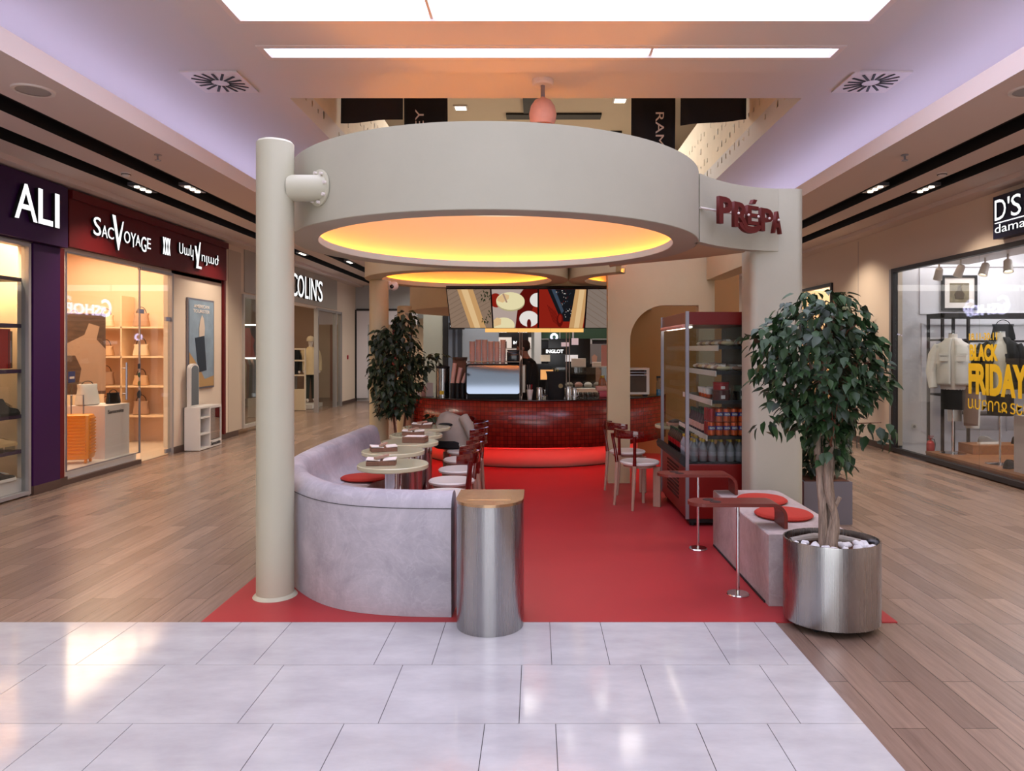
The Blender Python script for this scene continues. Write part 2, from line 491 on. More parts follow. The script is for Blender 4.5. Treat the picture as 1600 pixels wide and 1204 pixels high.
def skin_body(name, joints, edges, m, parent, root=0, sub=2):
    me = bpy.data.meshes.new(name)
    me.from_pydata([j[:3] for j in joints], edges, [])
    o = bpy.data.objects.new(name, me); COL.objects.link(o)
    o.modifiers.new('skin', 'SKIN')
    for i, v in enumerate(me.skin_vertices[0].data):
        r = joints[i][3]; v.radius = (r, joints[i][4] if len(joints[i]) > 4 else r)
        v.use_root = (i == root)
    s = o.modifiers.new('sub', 'SUBSURF'); s.levels = sub; s.render_levels = sub
    bpy.context.view_layer.update()
    dg = bpy.context.evaluated_depsgraph_get()
    m2 = bpy.data.meshes.new_from_object(o.evaluated_get(dg))
    bpy.data.objects.remove(o)
    m2.name = name; m2.materials.clear(); m2.materials.append(m)
    for p in m2.polygons: p.use_smooth = True
    o = bpy.data.objects.new(name, m2); COL.objects.link(o)
    if parent: o.parent = parent
    return o
# ================================================================== the setting
XL, XR = -5.55, 5.55
YE = 22.0          # end wall
# floors
fl = MB().box(-9.5, 9.5, -3, 24, -.1, 0)
struct('floor', fl, M['wood'])
g = MB().box(-9.5, 1.395, -3, 4.187, .0005, .003)
struct('floor_grout', g, M['grout'])
tl = MB()
rows = []
y1 = 4.187; k = 0
D = .567
while y1 > -1.5:
    y0 = y1-D
    if k == 0: xs = sorted([.078+.9*i for i in range(-7, 3)]+[.372+.9*i for i in range(-7, 3)])
    elif k % 2 == 1: xs = [-.074+.6*i for i in range(-10, 6)]
    else: xs = sorted([.082+.9*i+(.3*(k//2-1)) for i in range(-8, 3)]+[.681+.9*i+(.3*(k//2-1)) for i in range(-8, 3)])
    xs = [x for x in xs if -5.6 < x < 1.3]
    xs = [-6.2]+xs+[1.397]
    for a, b in zip(xs, xs[1:]):
        gp = .0017
        tl.box(a+gp, b-gp, y0+gp, y1-gp, .003, .006)
    y1 = y0; k += 1
struct('floor_tiles', tl, M['tile'])
struct('floor_resin', MB().prism([(-1.96, 4.187), (2.11, 4.187), (2.13, 8.6), (1.9, 12.5), (-1.9, 12.5), (-2.0, 8.6)], .0005, .007), M['red_floor'])

# unseen wall behind the camera, added with an opening to shape light and reflections
struct('wall_front', MB().box(-9.5, -2.6, -3.3, -3.15, 0, 4.5).box(2.4, 9.5, -3.3, -3.15, 0, 4.5), M['wall_grey'])
# main ceiling
c = MB()
CZ = 4.5
c.box(-5.4, 5.4, -3, 8.29, CZ, CZ+.3)
c.box(-5.4, -2.85, 8.29, 20, CZ, CZ+.3)
c.box(3.07, 5.4, 8.29, 20, CZ, CZ+.3)
c.box(-5.4, 5.4, 20, 24, CZ, CZ+.3)
struct('ceiling', c, M['ceiling'])
# slightly dropped frame that carries the luminous panels
def frame_with_holes(mb, x0, x1, y0, y1, holes, z0, z1):
    ys = y0
    for (hx0, hx1, hy0, hy1) in holes:
        mb.box(x0, x1, ys, hy0, z0, z1)
        mb.box(x0, hx0, hy0, hy1, z0, z1); mb.box(hx1, x1, hy0, hy1, z0, z1)
        ys = hy1
    mb.box(x0, x1, ys, y1, z0, z1)
cf = MB()
holes = [(-2.6, 2.9, -2.2, -.6), (-2.6, 2.9, .2, 2.4), (-2.60, 2.92, 3.3, 6.22), (-2.62, 2.90, 6.68, 7.0)]
frame_with_holes(cf, -3.0, 3.3, -2.9, 7.33, holes, CZ-.07, CZ-.002)
struct('ceiling_frame', cf, M['ceiling'])
def luminous(hx0, hx1, hy0, hy1, label, splits):
    t = thing('ceiling_light_panel', label, 'ceiling light', ((hx0+hx1)/2, (hy0+hy1)/2, CZ-.06), 0, 'luminous ceiling panels')
    cx, cy = (hx0+hx1)/2, (hy0+hy1)/2
    w, d = (hx1-hx0)/2, (hy1-hy0)/2
    f = MB()
    b = .055
    f.box(-w, w, -d, -d+b, -.02, .05); f.box(-w, w, d-b, d, -.02, .05)
    f.box(-w, -w+b, -d+b, d-b, -.02, .05); f.box(w-b, w, -d+b, d-b, -.02, .05)
    for s in splits: f.box(s-cx-.012, s-cx+.012, -d+b, d-b, 0, .04)
    obj('frame', f, M['lampwhite'], t)
    obj('diffuser', MB().box(-w+b, w-b, -d+b, d-b, .045, .055), M['panel_lit'], t)
luminous(-2.60, 2.92, 3.3, 6.22, 'large lavender-white luminous ceiling panel at the top edge of the photo', [-.9])
luminous(-2.62, 2.90, 6.68, 7.0, 'narrow luminous ceiling strip between the large panel and the orange-lit ceiling edge', [1.1])
luminous(-2.6, 2.9, .2, 2.4, 'added unseen luminous fill panel overhead, behind the large ceiling panel', [0])  # this panel and the next are unseen, added for general fill light
luminous(-2.6, 2.9, -2.2, -.6, 'added unseen luminous fill panel farthest behind the camera', [0])

# void above the kiosk
v = MB()
v.box(-3.0, -2.85, 8.29, 10.5, CZ+.3, 7.2); v.box(3.07, 3.22, 8.29, 10.5, CZ+.3, 7.2)
v.box(-3.0, -2.85, 10.5, 20.15, CZ+.3, 5.9); v.box(3.07, 3.22, 10.5, 20.15, CZ+.3, 5.9)
v.box(-7.0, 7.0, 20, 20.15, CZ+.3, 7.2)
v.box(-7.1, -7.0, 8.14, 20.15, CZ, 7.2); v.box(7.0, 7.1, 8.14, 20.15, CZ, 7.2)
v.box(-7.0, -5.4, 8.14, 20.15, CZ+.2, CZ+.3); v.box(5.4, 7.0, 8.14, 20.15, CZ+.2, CZ+.3)
v.box(-7.0, 7.0, 8.14, 8.29, CZ+.3, 7.2)
struct('wall_void', v, M['void'])
# relief lettering pattern on the walls of the opening
lt = MB(); rnd = random.Random(5)
for side, x in ((0, -2.85), (1, 3.07)):
    for i in range(9):
        for j in range(44):
            yy = 8.6+j*.25; zz = 4.68+i*.27
            if zz > 5.7 and yy > 10.2: continue
            if rnd.random() < .2: continue
            a, b = rnd.uniform(.03, .09), rnd.uniform(.03, .12)
            sx = (x, x+.006) if side == 0 else (x-.006, x)
            lt.box(sx[0], sx[1], yy, yy+.02, zz, zz+b)
            lt.box(sx[0], sx[1], yy, yy+a, zz+(b if rnd.random() < .5 else 0), zz+(b if rnd.random() < .5 else 0)+.02)
struct('trim_relief', lt, M['cream_letters'])
struct('ceiling_upper', MB().box(-7.1, 7.1, 8.1, 20.2, 7.2, 7.4), mat('upper_ceiling', 'd9cbb2', .8))
def upper_slot(x0, x1, y0, y1, label):
    tag(obj('ceiling_slot', MB().box(x0, x1, y0, y1, 7.15, 7.199), M['black']), label, 'ceiling slot', 'black slots in the upper ceiling')
upper_slot(-.72, 1.55, 17.0, 17.35, 'long black slot in the upper ceiling behind the pink globe lamp')
upper_slot(-.3, .12, 15.6, 16.9, 'short black slot in the upper ceiling just left of the globe lamp')
upper_slot(1.9, 2.2, 18.4, 19.0, 'small black slot in the upper ceiling just left of the right banners')
def downlight(x, y, z, label):
    t = thing('downlight', label, 'downlight', (x, y, z), 0, 'square downlights in the upper ceiling')
    f = MB(); f.box(-.16, .16, -.16, .16, -.03, 0)
    obj('frame', f, M['lampwhite'], t)
    obj('lamp_face', MB().box(-.12, .12, -.12, .12, -.036, -.03), M['lampglow'], t)
downlight(-1.75, 16.6, 7.199, 'square downlight on the upper ceiling right of the left banners')
downlight(-.55, 15.2, 7.199, 'square downlight on the upper ceiling left of the globe lamp')
downlight(1.88, 16.1, 7.199, 'square downlight on the upper ceiling beside the right banners')
downlight(2.35, 18.9, 7.199, 'square downlight deepest in the upper ceiling, low beside the right banner')

# side soffits with black slots
def soffit(side):
    s = -1 if side == 'left' else 1
    xo = 5.55; xi = 3.5 if s < 0 else 3.4
    o = 0 if s < 0 else -.06
    strips = [(4.98+o, xo), (4.38+o, 4.70+o), (xi, 4.09+o)]
    mb = MB()
    for a, b in strips:
        mb.box(min(s*a, s*b), max(s*a, s*b), -3, YE, 3.55, 3.69)
    mb.box(min(s*xi, s*xo), max(s*xi, s*xo), -3, YE, 3.69, 3.71)
    mb.box(min(s*xo, s*(xo+.2)), max(s*xo, s*(xo+.2)), -3, YE, 3.5, CZ+.3)
    struct('ceiling_soffit_'+side, mb, M['soffit'])
    b2 = MB()
    for a, b in ((4.70+o, 4.98+o), (4.09+o, 4.38+o)):
        b2.box(min(s*a, s*b)+.001, max(s*a, s*b)-.001, -3, YE, 3.67, 3.688)
        b2.box(min(s*a, s*b)+.001, min(s*a, s*b)+.004, -3, YE, 3.551, 3.67); b2.box(max(s*a, s*b)-.004, max(s*a, s*b)-.001, -3, YE, 3.551, 3.67)
    struct('ceiling_slots_'+side, b2, M['black'])
    # cove: LED strip on the ledge
    t = thing('cove_light', 'lavender LED cove strip on the ledge of the %s soffit' % side, 'cove light', (s*(xi+1.15), 9, 3.711))
    obj('led_strip', MB().box(-.04, .04, -12, 11, 0.02, .03), M['cove'], t)
    obj('housing', MB().box(-.06, .06, -12, 11, 0.0, .019), M['lampwhite'], t)
    # crown step where the soffit meets the shop wall
    struct('trim_'+side, MB().box(min(s*5.30, s*xo), max(s*5.30, s*xo), -3, YE, 3.49, 3.549), M['soffit'])
soffit('left'); soffit('right')

def triple_spot(x, y, label):
    t = thing('spot_cluster', label, 'recessed spotlights', (x, y, 3.55), 0, 'triple spotlights in the soffit slots')
    obj('housing', MB().box(-.07, .07, -.21, .21, .01, .05), M['alu'], t)
    for i in (-1, 0, 1):
        l = obj('lamp', MB().lathe([(0, .004), (.03, 0), (.034, .012), (0, .012)], (0, i*.13, 0), 14), M['lampglow'], t, True)
triple_spot(-4.22, 8.8, 'triple spotlight in the inner black slot of the left soffit')
triple_spot(-4.83, 8.8, 'triple spotlight in the outer black slot of the left soffit')
triple_spot(4.16, 8.8, 'triple spotlight in the inner black slot of the right soffit')
triple_spot(4.78, 8.8, 'triple spotlight in the outer black slot of the right soffit')
triple_spot(-4.22, 16.2, 'triple spotlight far along the inner slot of the left soffit, above the denim shop')
triple_spot(-4.83, 14.8, 'triple spotlight far along the outer slot of the left soffit, above the denim shop sign')

def diffuser(cx, label):
    t = thing('air_diffuser', label, 'air vent', (cx, 7.76, CZ-.02), 0, 'square swirl air diffusers')
    obj('plate', MB().box(-.30, .30, -.30, .30, 0, .018), M['lampwhite'], t)
    for a in range(16):
        an = a*PI/8+.1
        c_, s_ = math.cos(an), math.sin(an)
        m = 1/max(abs(c_), abs(s_))
        r0, r1 = .09, min(.255*m, .285)
        mt = Matrix.Rotation(an, 4, 'Z')
        sl = MB().box(r0, r1, -.013, .013, -.006, -.001, mt)
        obj('slot', sl, M['black'], t)
diffuser(-3.42, 'square swirl air diffuser in the ceiling left of the kiosk')
diffuser(3.62, 'square swirl air diffuser in the ceiling right of the kiosk')

for x, lab in ((-3.79, 'round grey ceiling speaker in the left soffit'), (3.72, 'round grey ceiling speaker cut by the right edge of the photo')):
    t = thing('ceiling_speaker', lab, 'speaker', (x, 5.4, 3.55), 0, 'round ceiling speakers')
    obj('rim', MB().lathe([(.115, -.01), (.14, -.012), (.145, 0)], (0, 0, 0), 28, cap=False), M['lampwhite'], t, True)
    obj('grille', MB().lathe([(0, -.006), (.115, -.008), (.115, 0), (0, 0)], (0, 0, 0), 28), M['framegrey'], t, True)
for x, lab in ((-3.80, 'small pendant sprinkler head in the left soffit'), (3.70, 'small pendant sprinkler head in the right soffit')):
    t = thing('sprinkler', lab, 'sprinkler', (x, 7.2, 3.55), 0, 'sprinkler heads')
    obj('escutcheon', MB().cyl(0, 0, -.008, 0, .035, seg=16), M['alu'], t)
    s = MB().cyl(0, 0, -.055, -.008, .01, seg=10); s.cyl(0, 0, -.062, -.055, .03, seg=14)
    obj('head', s, M['alu'], t)
for x, y, lab in ((-4.55, 7.95, 'small round smoke detector between the two slots of the left soffit'), (4.50, 7.95, 'small round smoke detector between the two slots of the right soffit')):
    t = thing('smoke_detector', lab, 'smoke detector', (x, y, 3.55), 0, 'smoke detectors')
    obj('body', MB().lathe([(0, -.045), (.03, -.043), (.045, -.02), (.055, 0)], (0, 0, 0), 20), M['lampwhite'], t, True)
    obj('vent_ring', MB().lathe([(.047, -.022), (.05, -.022), (.05, -.014), (.047, -.014)], (0, 0, 0), 20), M['black'], t)

# --------------------------------------------------------------- left shop wall
w = MB()
T = .12
def seg_l(y0, y1, z0, z1, m=w): m.box(XL-T, XL, y0, y1, z0, z1)
seg_l(10.9, 12.63, .1, 2.8); seg_l(8.36, 12.63, 2.75, 3.55); seg_l(-3, 8.36, 2.72, 3.55)
seg_l(12.72, 13.5, .1, 3.55); seg_l(13.5, 20.3, 2.62, 3.55); seg_l(20.3, 22, .1, 3.55)
seg_l(8.28, 8.45, 0, 2.75); seg_l(7.83, 8.28, 0, 2.75); seg_l(-3, 4.0, 0, 2.75)
struct('wall_left', w, M['wall'])
b = MB()
for y0, y1 in ((7.86, 8.45), (10.9, 13.3), (20.3, 22)):
    b.box(XL-.02, XL+.025, y0, y1, 0, .1)
b.box(XL-.02, XL+.025, 8.45, 10.03, 0, .06)
struct('baseboard_left', b, M['brownbase'])
tag(obj('wall_poster_frame', MB().box(XL+.001, XL+.006, 12.9, 13.46, .1, 3.4), mat('pilaster_panel', 'bfae9a', .6)), 'pale beige pilaster panel between the red shop and the denim shop', 'wall panel')

# Shoe shop
t = thing('shoe_shop_sign', 'purple fascia with white lit letters ALI, cut by the left photo edge', 'sign', (XL, 7.0, 3.1))
obj('board', MB().box(0, .12, -3.0, 1.31, -.33, .37), M['purple'], t)
text('letters', 'A', M['sign_white'], (.125, .40, -.14), (0, 1, 0), .33, .38, t, ext=.045, offset=.004)
text('letters', 'L', M['sign_white'], (.125, .75, -.14), (0, 1, 0), .23, .38, t, ext=.045, offset=.012)
text('letters', 'I', M['sign_white'], (.125, 1.02, -.14), (0, 1, 0), .07, .38, t, ext=.045)
t = thing('purple_pillar', 'glossy purple pillar at the corner of the shoe shop', 'pillar', (XL, 8.09, 0))
obj('cladding', MB().box(0.001, .05, -.25, .19, .1, 2.76), M['purple'], t)
obj('plinth', MB().box(.026, .055, -.25, .2, .001, .1), M['brownbase'], t)
tag(obj('red_trim', MB().box(XL+.001, XL+.04, 8.29, 8.37, .1, 2.77), M['redpanel']), 'thin dark red upright trim between purple pillar and bag shop window', 'trim')
def glazing(name, num, y0, y1, z0, z1, frame_m, fw=.05, side=-1, mull=(), dp=.04):
    """shop window: structure, frame + panes"""
    x = XL if side < 0 else XR
    fr = MB()
    fr.box(x-dp, x+dp, y0, y1, z0, z0+fw); fr.box(x-dp, x+dp, y0, y1, z1-fw, z1)
    fr.box(x-dp, x+dp, y0, y0+fw, z0+fw, z1-fw); fr.box(x-dp, x+dp, y1-fw, y1, z0+fw, z1-fw)
    o = struct(name, fr, frame_m)
    ys = [y0+fw]+list(mull)+[y1-fw]
    for a, b_ in zip(ys, ys[1:]):
        obj('pane', MB().box(x-.006, x+.006, a+.002, b_-.002, z0+fw, z1-fw), M['glass'], o)
    return o
glazing('window_1', 1, 4.0, 7.82, .02, 2.75, M['framegrey'], .04)
# shoe shop interior
struct('wall_shoe_shop', MB().box(-6.35, -6.25, 4.0, 8.35, 0, 3.3).box(-6.25, XL-.12, 8.25, 8.35, 0, 3.3), M['warm_wall'])
struct('ceiling_shoe_shop', MB().box(-9.5, XL-.12, -3, 8.4, 3.3, 3.36), M['ceiling'])
t0 = thing('display_rack', 'purple-edged shelf rack of the shoe shop behind its window', 'shelf rack', (-5.92, 6.6, 0))
for z in (2.35, 1.85, 1.36, .87, .49):
    obj('shelf', MB().box(-.32, .33, -2.4, 1.2, z-.02, z+.02), M['purple_shelf'], t0)
obj('base_riser', MB().box(-.32, .33, -2.4, 1.2, .06, .2), M['white'], t0)
obj('upright', MB().box(-.31, -.29, 1.28, 1.32, .2, 2.9), M['framegrey'], t0)
def shoe(name, label, loc, rz, upper, sole, L=.29, hi=.10, ank=.02):
    t = thing(name, label, 'shoe', loc, rz, 'shoes in the left shop window')
    r = []
    for u, hw, h in ((0, .02, .05), (.04, .036, hi*.8+ank), (.12, .038, hi+ank), (.3, .036, hi*.95+ank), (.42, .037, hi*.8), (.6, .044, hi*.55), (.8, .046, hi*.42), (.95, .034, hi*.33), (1, .012, hi*.2)):
        y = u*L
        r.append([(hw*math.cos(a)*(1 if math.sin(a) < .3 else .75), y, .025+max(0, math.sin(a))*(h-.005)) for a in [PI*k/8 for k in range(9)]])
    obj('upper', MB().loft(r), upper, t, True)
    r2 = []
    for u, hw in ((0, .02), (.05, .036), (.3, .034), (.6, .046), (.85, .048), (1, .015)):
        y = u*L*1.02
        r2.append([(-hw-.004, y, 0), (hw+.004, y, 0), (hw+.002, y, .03), (-hw-.002, y, .03)])
    obj('sole', MB().loft(r2), sole, t)
    lc = MB()
    for k in range(4):
        y = L*(.38+.08*k); z = .03+hi*(.82-.1*k)
        lc.box(-.022, .022, y-.004, y+.004, z, z+.006)
    obj('laces', lc, sole if upper is not M['cloth_black'] else M['cloth_black'], t)
    return t
SB = mat('suede_beige', 'b59468', .85); SW = mat('white_rubber', 'd8d4cc', .5); KB = mat('black_suede', '14100e', .8)
shoe('lace_up_shoe', 'black chunky boot on the third shelf of the shoe shop window', (-5.61, 7.44, .892), 0, KB, M['black'], .32, .13, .04)
shoe('lace_up_shoe', 'black boot at the left photo edge, behind the chunky boot', (-5.72, 7.12, .892), 0, KB, M['black'], .3, .13, .05)
shoe('loafer', 'beige suede loafer on a small riser on the fourth shelf of the shoe shop', (-5.61, 7.42, .57), 0, SB, SB, .3, .075, 0)
tag(obj('shoe_riser', MB().box(-5.65, -5.57, 7.45, 7.49, .511, .569).box(-5.65, -5.57, 7.62, 7.66, .511, .569), M['clear']), 'clear riser under the beige loafer', 'riser')
shoe('sneaker', 'black and white sneaker on the bottom riser of the shoe shop window', (-5.61, 7.40, .202), 0, KB, SW, .3, .085, .01)
t = thing('sale_sign', 'red and black sale poster reading SALE 50% on the shoe shop shelf', 'sign', (-5.62, 7.22, 1.392))
obj('board', MB().box(0, .012, -.42, .42, 0, .42), mat('sale_red', '8e0e0c', .5), t)
obj('black_field', MB().box(.012, .016, -.25, .10, .04, .36), M['black'], t)
text('letters', 'SALE', M['sign_white'], (.017, -.2, .24), (0, 1, 0), .26, .06, t, ext=.002, offset=.01)
text('letters', '50%', M['sign_white'], (.017, -.16, .13), (0, 1, 0), .23, .07, t, ext=.002)
t = thing('photo_card', 'dark fashion photo card right of the red sale poster', 'poster', (-5.66, 7.70, 1.392), .5)
obj('card', MB().box(0, .01, -.1, .12, .0, .40), mat('photo_dark', '2b1e1b', .5), t)
obj('figure', MB().prism([(-.05, .06), (.03, .06), (.05, .2), (.02, .3), (-.03, .3), (-.06, .18)], .011, .013, Matrix(((0, 0, 1, 0), (1, 0, 0, 0), (0, 1, 0, 0), (0, 0, 0, 1)))), mat('photo_fig', '8a98a6', .5), t)

# bag shop
t = thing('bag_shop_sign', 'dark red fascia with lit SacVoyage lettering in Latin and Armenian', 'sign', (XL, 8.38, 2.8))
obj('board', MB().box(.001, .09, 0, 4.25, 0, .56), M['redpanel'], t)
obj('cornice', MB().box(.001, .13, 0, 4.25, .56, .66), M['redpanel'], t)
def onsign(s, y, z, w_, h_, off=0, sh=0): return text('letters', s, M['sign_white'], (.095, y, z), (0, 1, 0), w_, h_, t, ext=.035, offset=off, shear=sh)
EX = .12
onsign('S', .40, .20, .15, .23, .0); onsign('A', .565, .20, .12, .15, -.005); onsign('C', .69, .20, .13, .15, 0)
onsign('O', 1.05, .20, .14, .16, 0); onsign('Y', 1.205, .17, .12, .19, -.005); onsign('A', 1.32, .20, .12, .15, -.005); onsign('G', 1.455, .14, .13, .21, 0); onsign('E', 1.61, .20, .09, .15, 0)
yz = Matrix(((0, 0, 1, 0), (1, 0, 0, 0), (0, 1, 0, 0), (0, 0, 0, 1)))
litprism('letters', [(.79, .52), (.855, .52), (.925, .23), (1.02, .47), (1.04, .47), (.93, .08), (.915, .08)], .095, .13, yz, t)
for k in range(3):
    for j in (-1, 1):
        cx = 2.135+(k-1)*.07
        litprism('emblem', [(cx-.035, .305-j*.125), (cx-.012, .305-j*.125), (cx+.035, .305+j*.125), (cx+.012, .305+j*.125)], .095, .13, yz, t)
onsign('Սակ', 2.51, .20, .44, .23, -.008); onsign('ոյաժ', 3.24, .17, .62, .22, -.008)
litprism('letters', [(3.0, .44), (3.05, .44), (3.10, .28), (3.17, .52), (3.20, .52), (3.12, .13), (3.23, .13), (3.23, .09), (3.05, .09), (3.07, .2)], .095, .13, yz, t)
tag(obj('red_trim', MB().box(XL+.001, XL+.04, 12.64, 12.72, .1, 3.36), M['redpanel']), 'thin dark red upright trim right of the suitcase poster', 'trim')
glazing('window_2', 2, 8.45, 10.03, .15, 2.75, M['alu'], .012, dp=.012)
d = MB(); d.box(XL-.035, XL+.035, 10.86, 10.9, 0, 2.75); d.box(XL-.03, XL+.03, 10.03, 10.86, 2.71, 2.75)
do = struct('door_1', d, M['framegrey'])
obj('door_leaf', MB().box(XL-.006, XL+.006, 10.05, 10.85, .02, 2.7), M['glass'], do)
for y, z in ((10.05, 2.1), (10.78, 2.02), (10.78, .04)):
    obj('patch_fitting', MB().box(XL-.014, XL+.014, y-.06, y+.07, z, z+.06), M['alu'], do)
obj('door_handle', MB().tube([(XL+.05, 9.62, .92), (XL+.05, 9.62, 1.42)], .014).tube([(XL, 9.62, 1.0), (XL+.05, 9.62, 1.0)], .008).tube([(XL, 9.62, 1.34), (XL+.05, 9.62, 1.34)], .008), M['alu'], do)
for z, r, c_ in ((1.36, .035, '161622'), (1.24, .035, '26402c'), (1.12, .035, '5b5a30'), (.97, .055, '151515')):
    s = thing('door_sticker', 'sticker on the glass of the bag shop, %s' % {1.36: 'dark square on top', 1.24: 'round green one', 1.12: 'olive one', .97: 'large black oval one at the bottom'}[z], 'sticker', (XL+.008, 10.0, z), 0, 'stickers on the bag shop glass')
    if z > 1.3: obj('film', MB().box(0, .002, -r, r, -r, r), mat('sticker', c_, .5), s)
    else: obj('film', MB().lathe([(0, 0), (r, 0), (r, .002), (0, .002)], (0, 0, 0), 20, mtx=Matrix.Rotation(PI/2, 4, 'Y')), mat('sticker', c_, .5), s)
# interior
struct('wall_bag_shop', MB().box(-8.6, -8.5, 8.3, 12.7, 0, 3.4).box(-8.5, XL-.12, 12.5, 12.62, 0, 3.4).box(-8.5, XL-.12, 8.36, 8.44, 0, 3.4), mat('peach_wall', 'e2bd9f', .7))
struct('ceiling_bag_shop', MB().box(-8.6, XL-.12, 8.3, 12.7, 3.4, 3.46), M['ceiling'])
tag(obj('window_platform', MB().box(-6.6, XL-.05, 8.46, 10.03, .001, .15), M['white']), 'low white display platform in the bag shop window', 'platform')
struct('floor_bag_shop', MB().box(-8.5, XL-.05, 10.04, 12.5, .001, .008).box(-8.5, -6.61, 8.46, 10.04, .001, .008), M['floor_tile'])
def track_head(name, label, loc, rz, m, group):
    t = thing(name, label, 'track spotlight', loc, rz, group)
    obj('stem', MB().cyl(0, 0, -.10, 0, .012, seg=10), m, t)
    mt = Matrix.Translation((0, 0, -.12)) @ Matrix.Rotation(.35, 4, 'X')
    obj('lamp_head', MB().lathe([(.03, .05), (.05, .03), (.06, -.13), (.052, -.13), (.045, -.1), (0, -.1)], (0, 0, 0), 18, mtx=mt), m, t, True)
    obj('lens', MB().lathe([(0, -.105), (.046, -.105), (.046, -.102), (0, -.102)], (0, 0, 0), 16, mtx=mt), M['lampglow'], t)
    return t
p0 = None
for i, (x, y) in enumerate(((-6.7, 9.5), (-6.7, 9.9), (-6.7, 10.6), (-7.4, 12.0), (-6.7, 11.6))):
    lab = 'white track spotlight in the bag shop, %s along the ceiling from the left' % ORD[i]
    if p0 is None: p0 = track_head('track_spotlight', lab, (x, y, 3.39), 0, M['lampwhite'], 'track lights in the bag shop')
    else: dup(p0, (x, y, 3.39), i*.7, lab)
# suitcase
t = thing('suitcase', 'orange ribbed hard-shell suitcase standing in the bag shop window', 'suitcase', (-5.86, 9.12, .15), .25)
sh = MB().box(-.19, .19, -.12, .12, .05, .62, bev=.035)
obj('shell', sh, M['orange'], t, True)
for i in range(12):
    obj('rib', MB().box(.188, .202, -.09, .09, .12+i*.04, .138+i*.04), M['orange'], t)
rb = MB()
for i in range(13): rb.box(-.15, .15, -.132, -.119, .11+i*.04, .128+i*.04)
obj('front_ribs', rb, M['orange'], t)
for x in (-.14, .14):
    for y in (-.08, .08):
        obj('wheel', MB().lathe([(.01, -.015), (.026, -.012), (.026, .012), (.01, .015)], (0, 0, 0), 14, mtx=Matrix.Translation((x, y, .027)) @ Matrix.Rotation(PI/2, 4, 'Y')), M['orange'], t, True)
obj('pull_handle', MB().tube([(-.07, .05, .6), (-.07, .05, .86), (.07, .05, .86), (.07, .05, .6)], .009), M['alu'], t)
t = thing('display_pedestal', 'white box pedestal lettered samsonite behind the orange suitcase', 'pedestal', (-5.93, 9.72, .15))
obj('body', MB().box(-.25, .25, -.28, .28, 0, .70), mat('pedestal_white', 'd9ccc6', .5), t)
text('letters', 'Samsonite', M['black'], (.252, -.22, .59), (0, 1, 0), .36, .05, t, ext=.003, offset=.01)
def soft_bag(name, label, loc, rz, sc, m, strap, cat='bag', group='bags in the bag shop', top=1.0):
    t = thing(name, label, cat, loc, rz, group)
    rings = []
    for z, a, b_ in ((0, .9, .8), (.06, 1.02, 1), (.3, .98, .95), (.55, .9, .8), (.8, .85, .62), (.93, .92*top, .5), (1.0, .95*top, .4)):
        rings.append([(math.copysign(abs(math.cos(q))**.6, math.cos(q))*a*sc[0], math.copysign(abs(math.sin(q))**.6, math.sin(q))*b_*sc[1]*(1+.05*math.sin(q*5+z*7)), z*sc[2]) for q in [2*PI*k/28 for k in range(28)]])
    obj('body', MB().loft(rings), m, t, True)
    pts = [(sc[0]*.6*math.cos(a), 0, sc[2]*.93+strap*math.sin(a)) for a in [PI*k/12 for k in range(13)]]
    obj('handle', MB().tube(pts, .006, 6), M['black'] if m is not M['cloth_white'] else M['black'], t, True)
    return t
soft_bag('tote_bag', 'white quilted drawstring bag on the white pedestal', (-6.0, 9.58, .851), 1.2, (.14, .1, .28), M['cloth_white'], .06)
soft_bag('handbag', 'small glossy black handbag right of the white bag on the pedestal', (-5.82, 9.86, .851), 1.2, (.10, .05, .15), M['black_gloss'], .05)
t = thing('bag_shelving', 'cream shelving with rows of handbags at the back of the bag shop', 'shelving', (-7.0, 12.3, 0))
for z in (.45, .95, 1.45, 1.95):
    obj('shelf', MB().box(-1.3, 1.25, -.2, .18, z, z+.03), M['warm_wall'], t)
for x in (-1.3, -.02, 1.23): obj('side_panel', MB().box(x, x+.02, -.2, .18, .01, 2.5), M['warm_wall'], t)
proto = None
TB = [mat('bag_tan', 'c9a078', .6), mat('bag_cream', 'd9bfa0', .6), mat('bag_taupe', 'a9846a', .6)]
bi = 0
for z, nm in ((.48, 'lowest'), (.98, 'second'), (1.48, 'third'), (1.98, 'top')):
    for x in (-7.9, -7.35, -6.75, -6.2):
        lab = '%s handbag from the left on the %s shelf at the back of the bag shop' % (ORD[[-7.9, -7.35, -6.75, -6.2].index(x)], nm)
        soft_bag('handbag', lab, (x, 12.25, z+.002), .1*(bi % 3), (.13, .07, .17+.03*(bi % 3)), TB[bi % 3], .12)
        bi += 1
yzp = yz
t = thing('wall_poster', 'large brown photo poster on a stand inside the bag shop', 'poster', (-7.1, 11.0, 0), .5)
obj('board', MB().box(-.42, .42, 0, .03, .9, 2.15), mat('poster_brown', '5d4436', .5, noise=.5, nscale=5, stretch=(1, 1, 4)), t)
obj('pictured_figure', MB().prism([(.05, .95), (.42, .95), (.42, 1.6), (.3, 1.75), (.34, 1.95), (.2, 2.0), (.14, 1.82), (-.2, 1.62), (-.28, 1.5), (.02, 1.5), (.1, 1.3)], -.003, 0, Matrix(((1, 0, 0, 0), (0, 0, 1, 0), (0, 1, 0, 0), (0, 0, 0, 1)))), mat('poster_figure', 'a58873', .6), t)
obj('stand', MB().box(-.4, .4, 0, .03, .01, .9), M['warm_wall'], t)
t = thing('bag_cabinet', 'wooden cabinet with a dark bag on it at the left of the bag shop', 'cabinet', (-7.5, 9.9, 0))
obj('body', MB().box(-.4, .4, -.2, .2, .01, 1.5), mat('cab_wood', 'a08063', .5), t)
obj('door', MB().box(-.37, .37, -.215, -.2, .06, 1.45), mat('cab_wood2', 'b08d6c', .5), t)
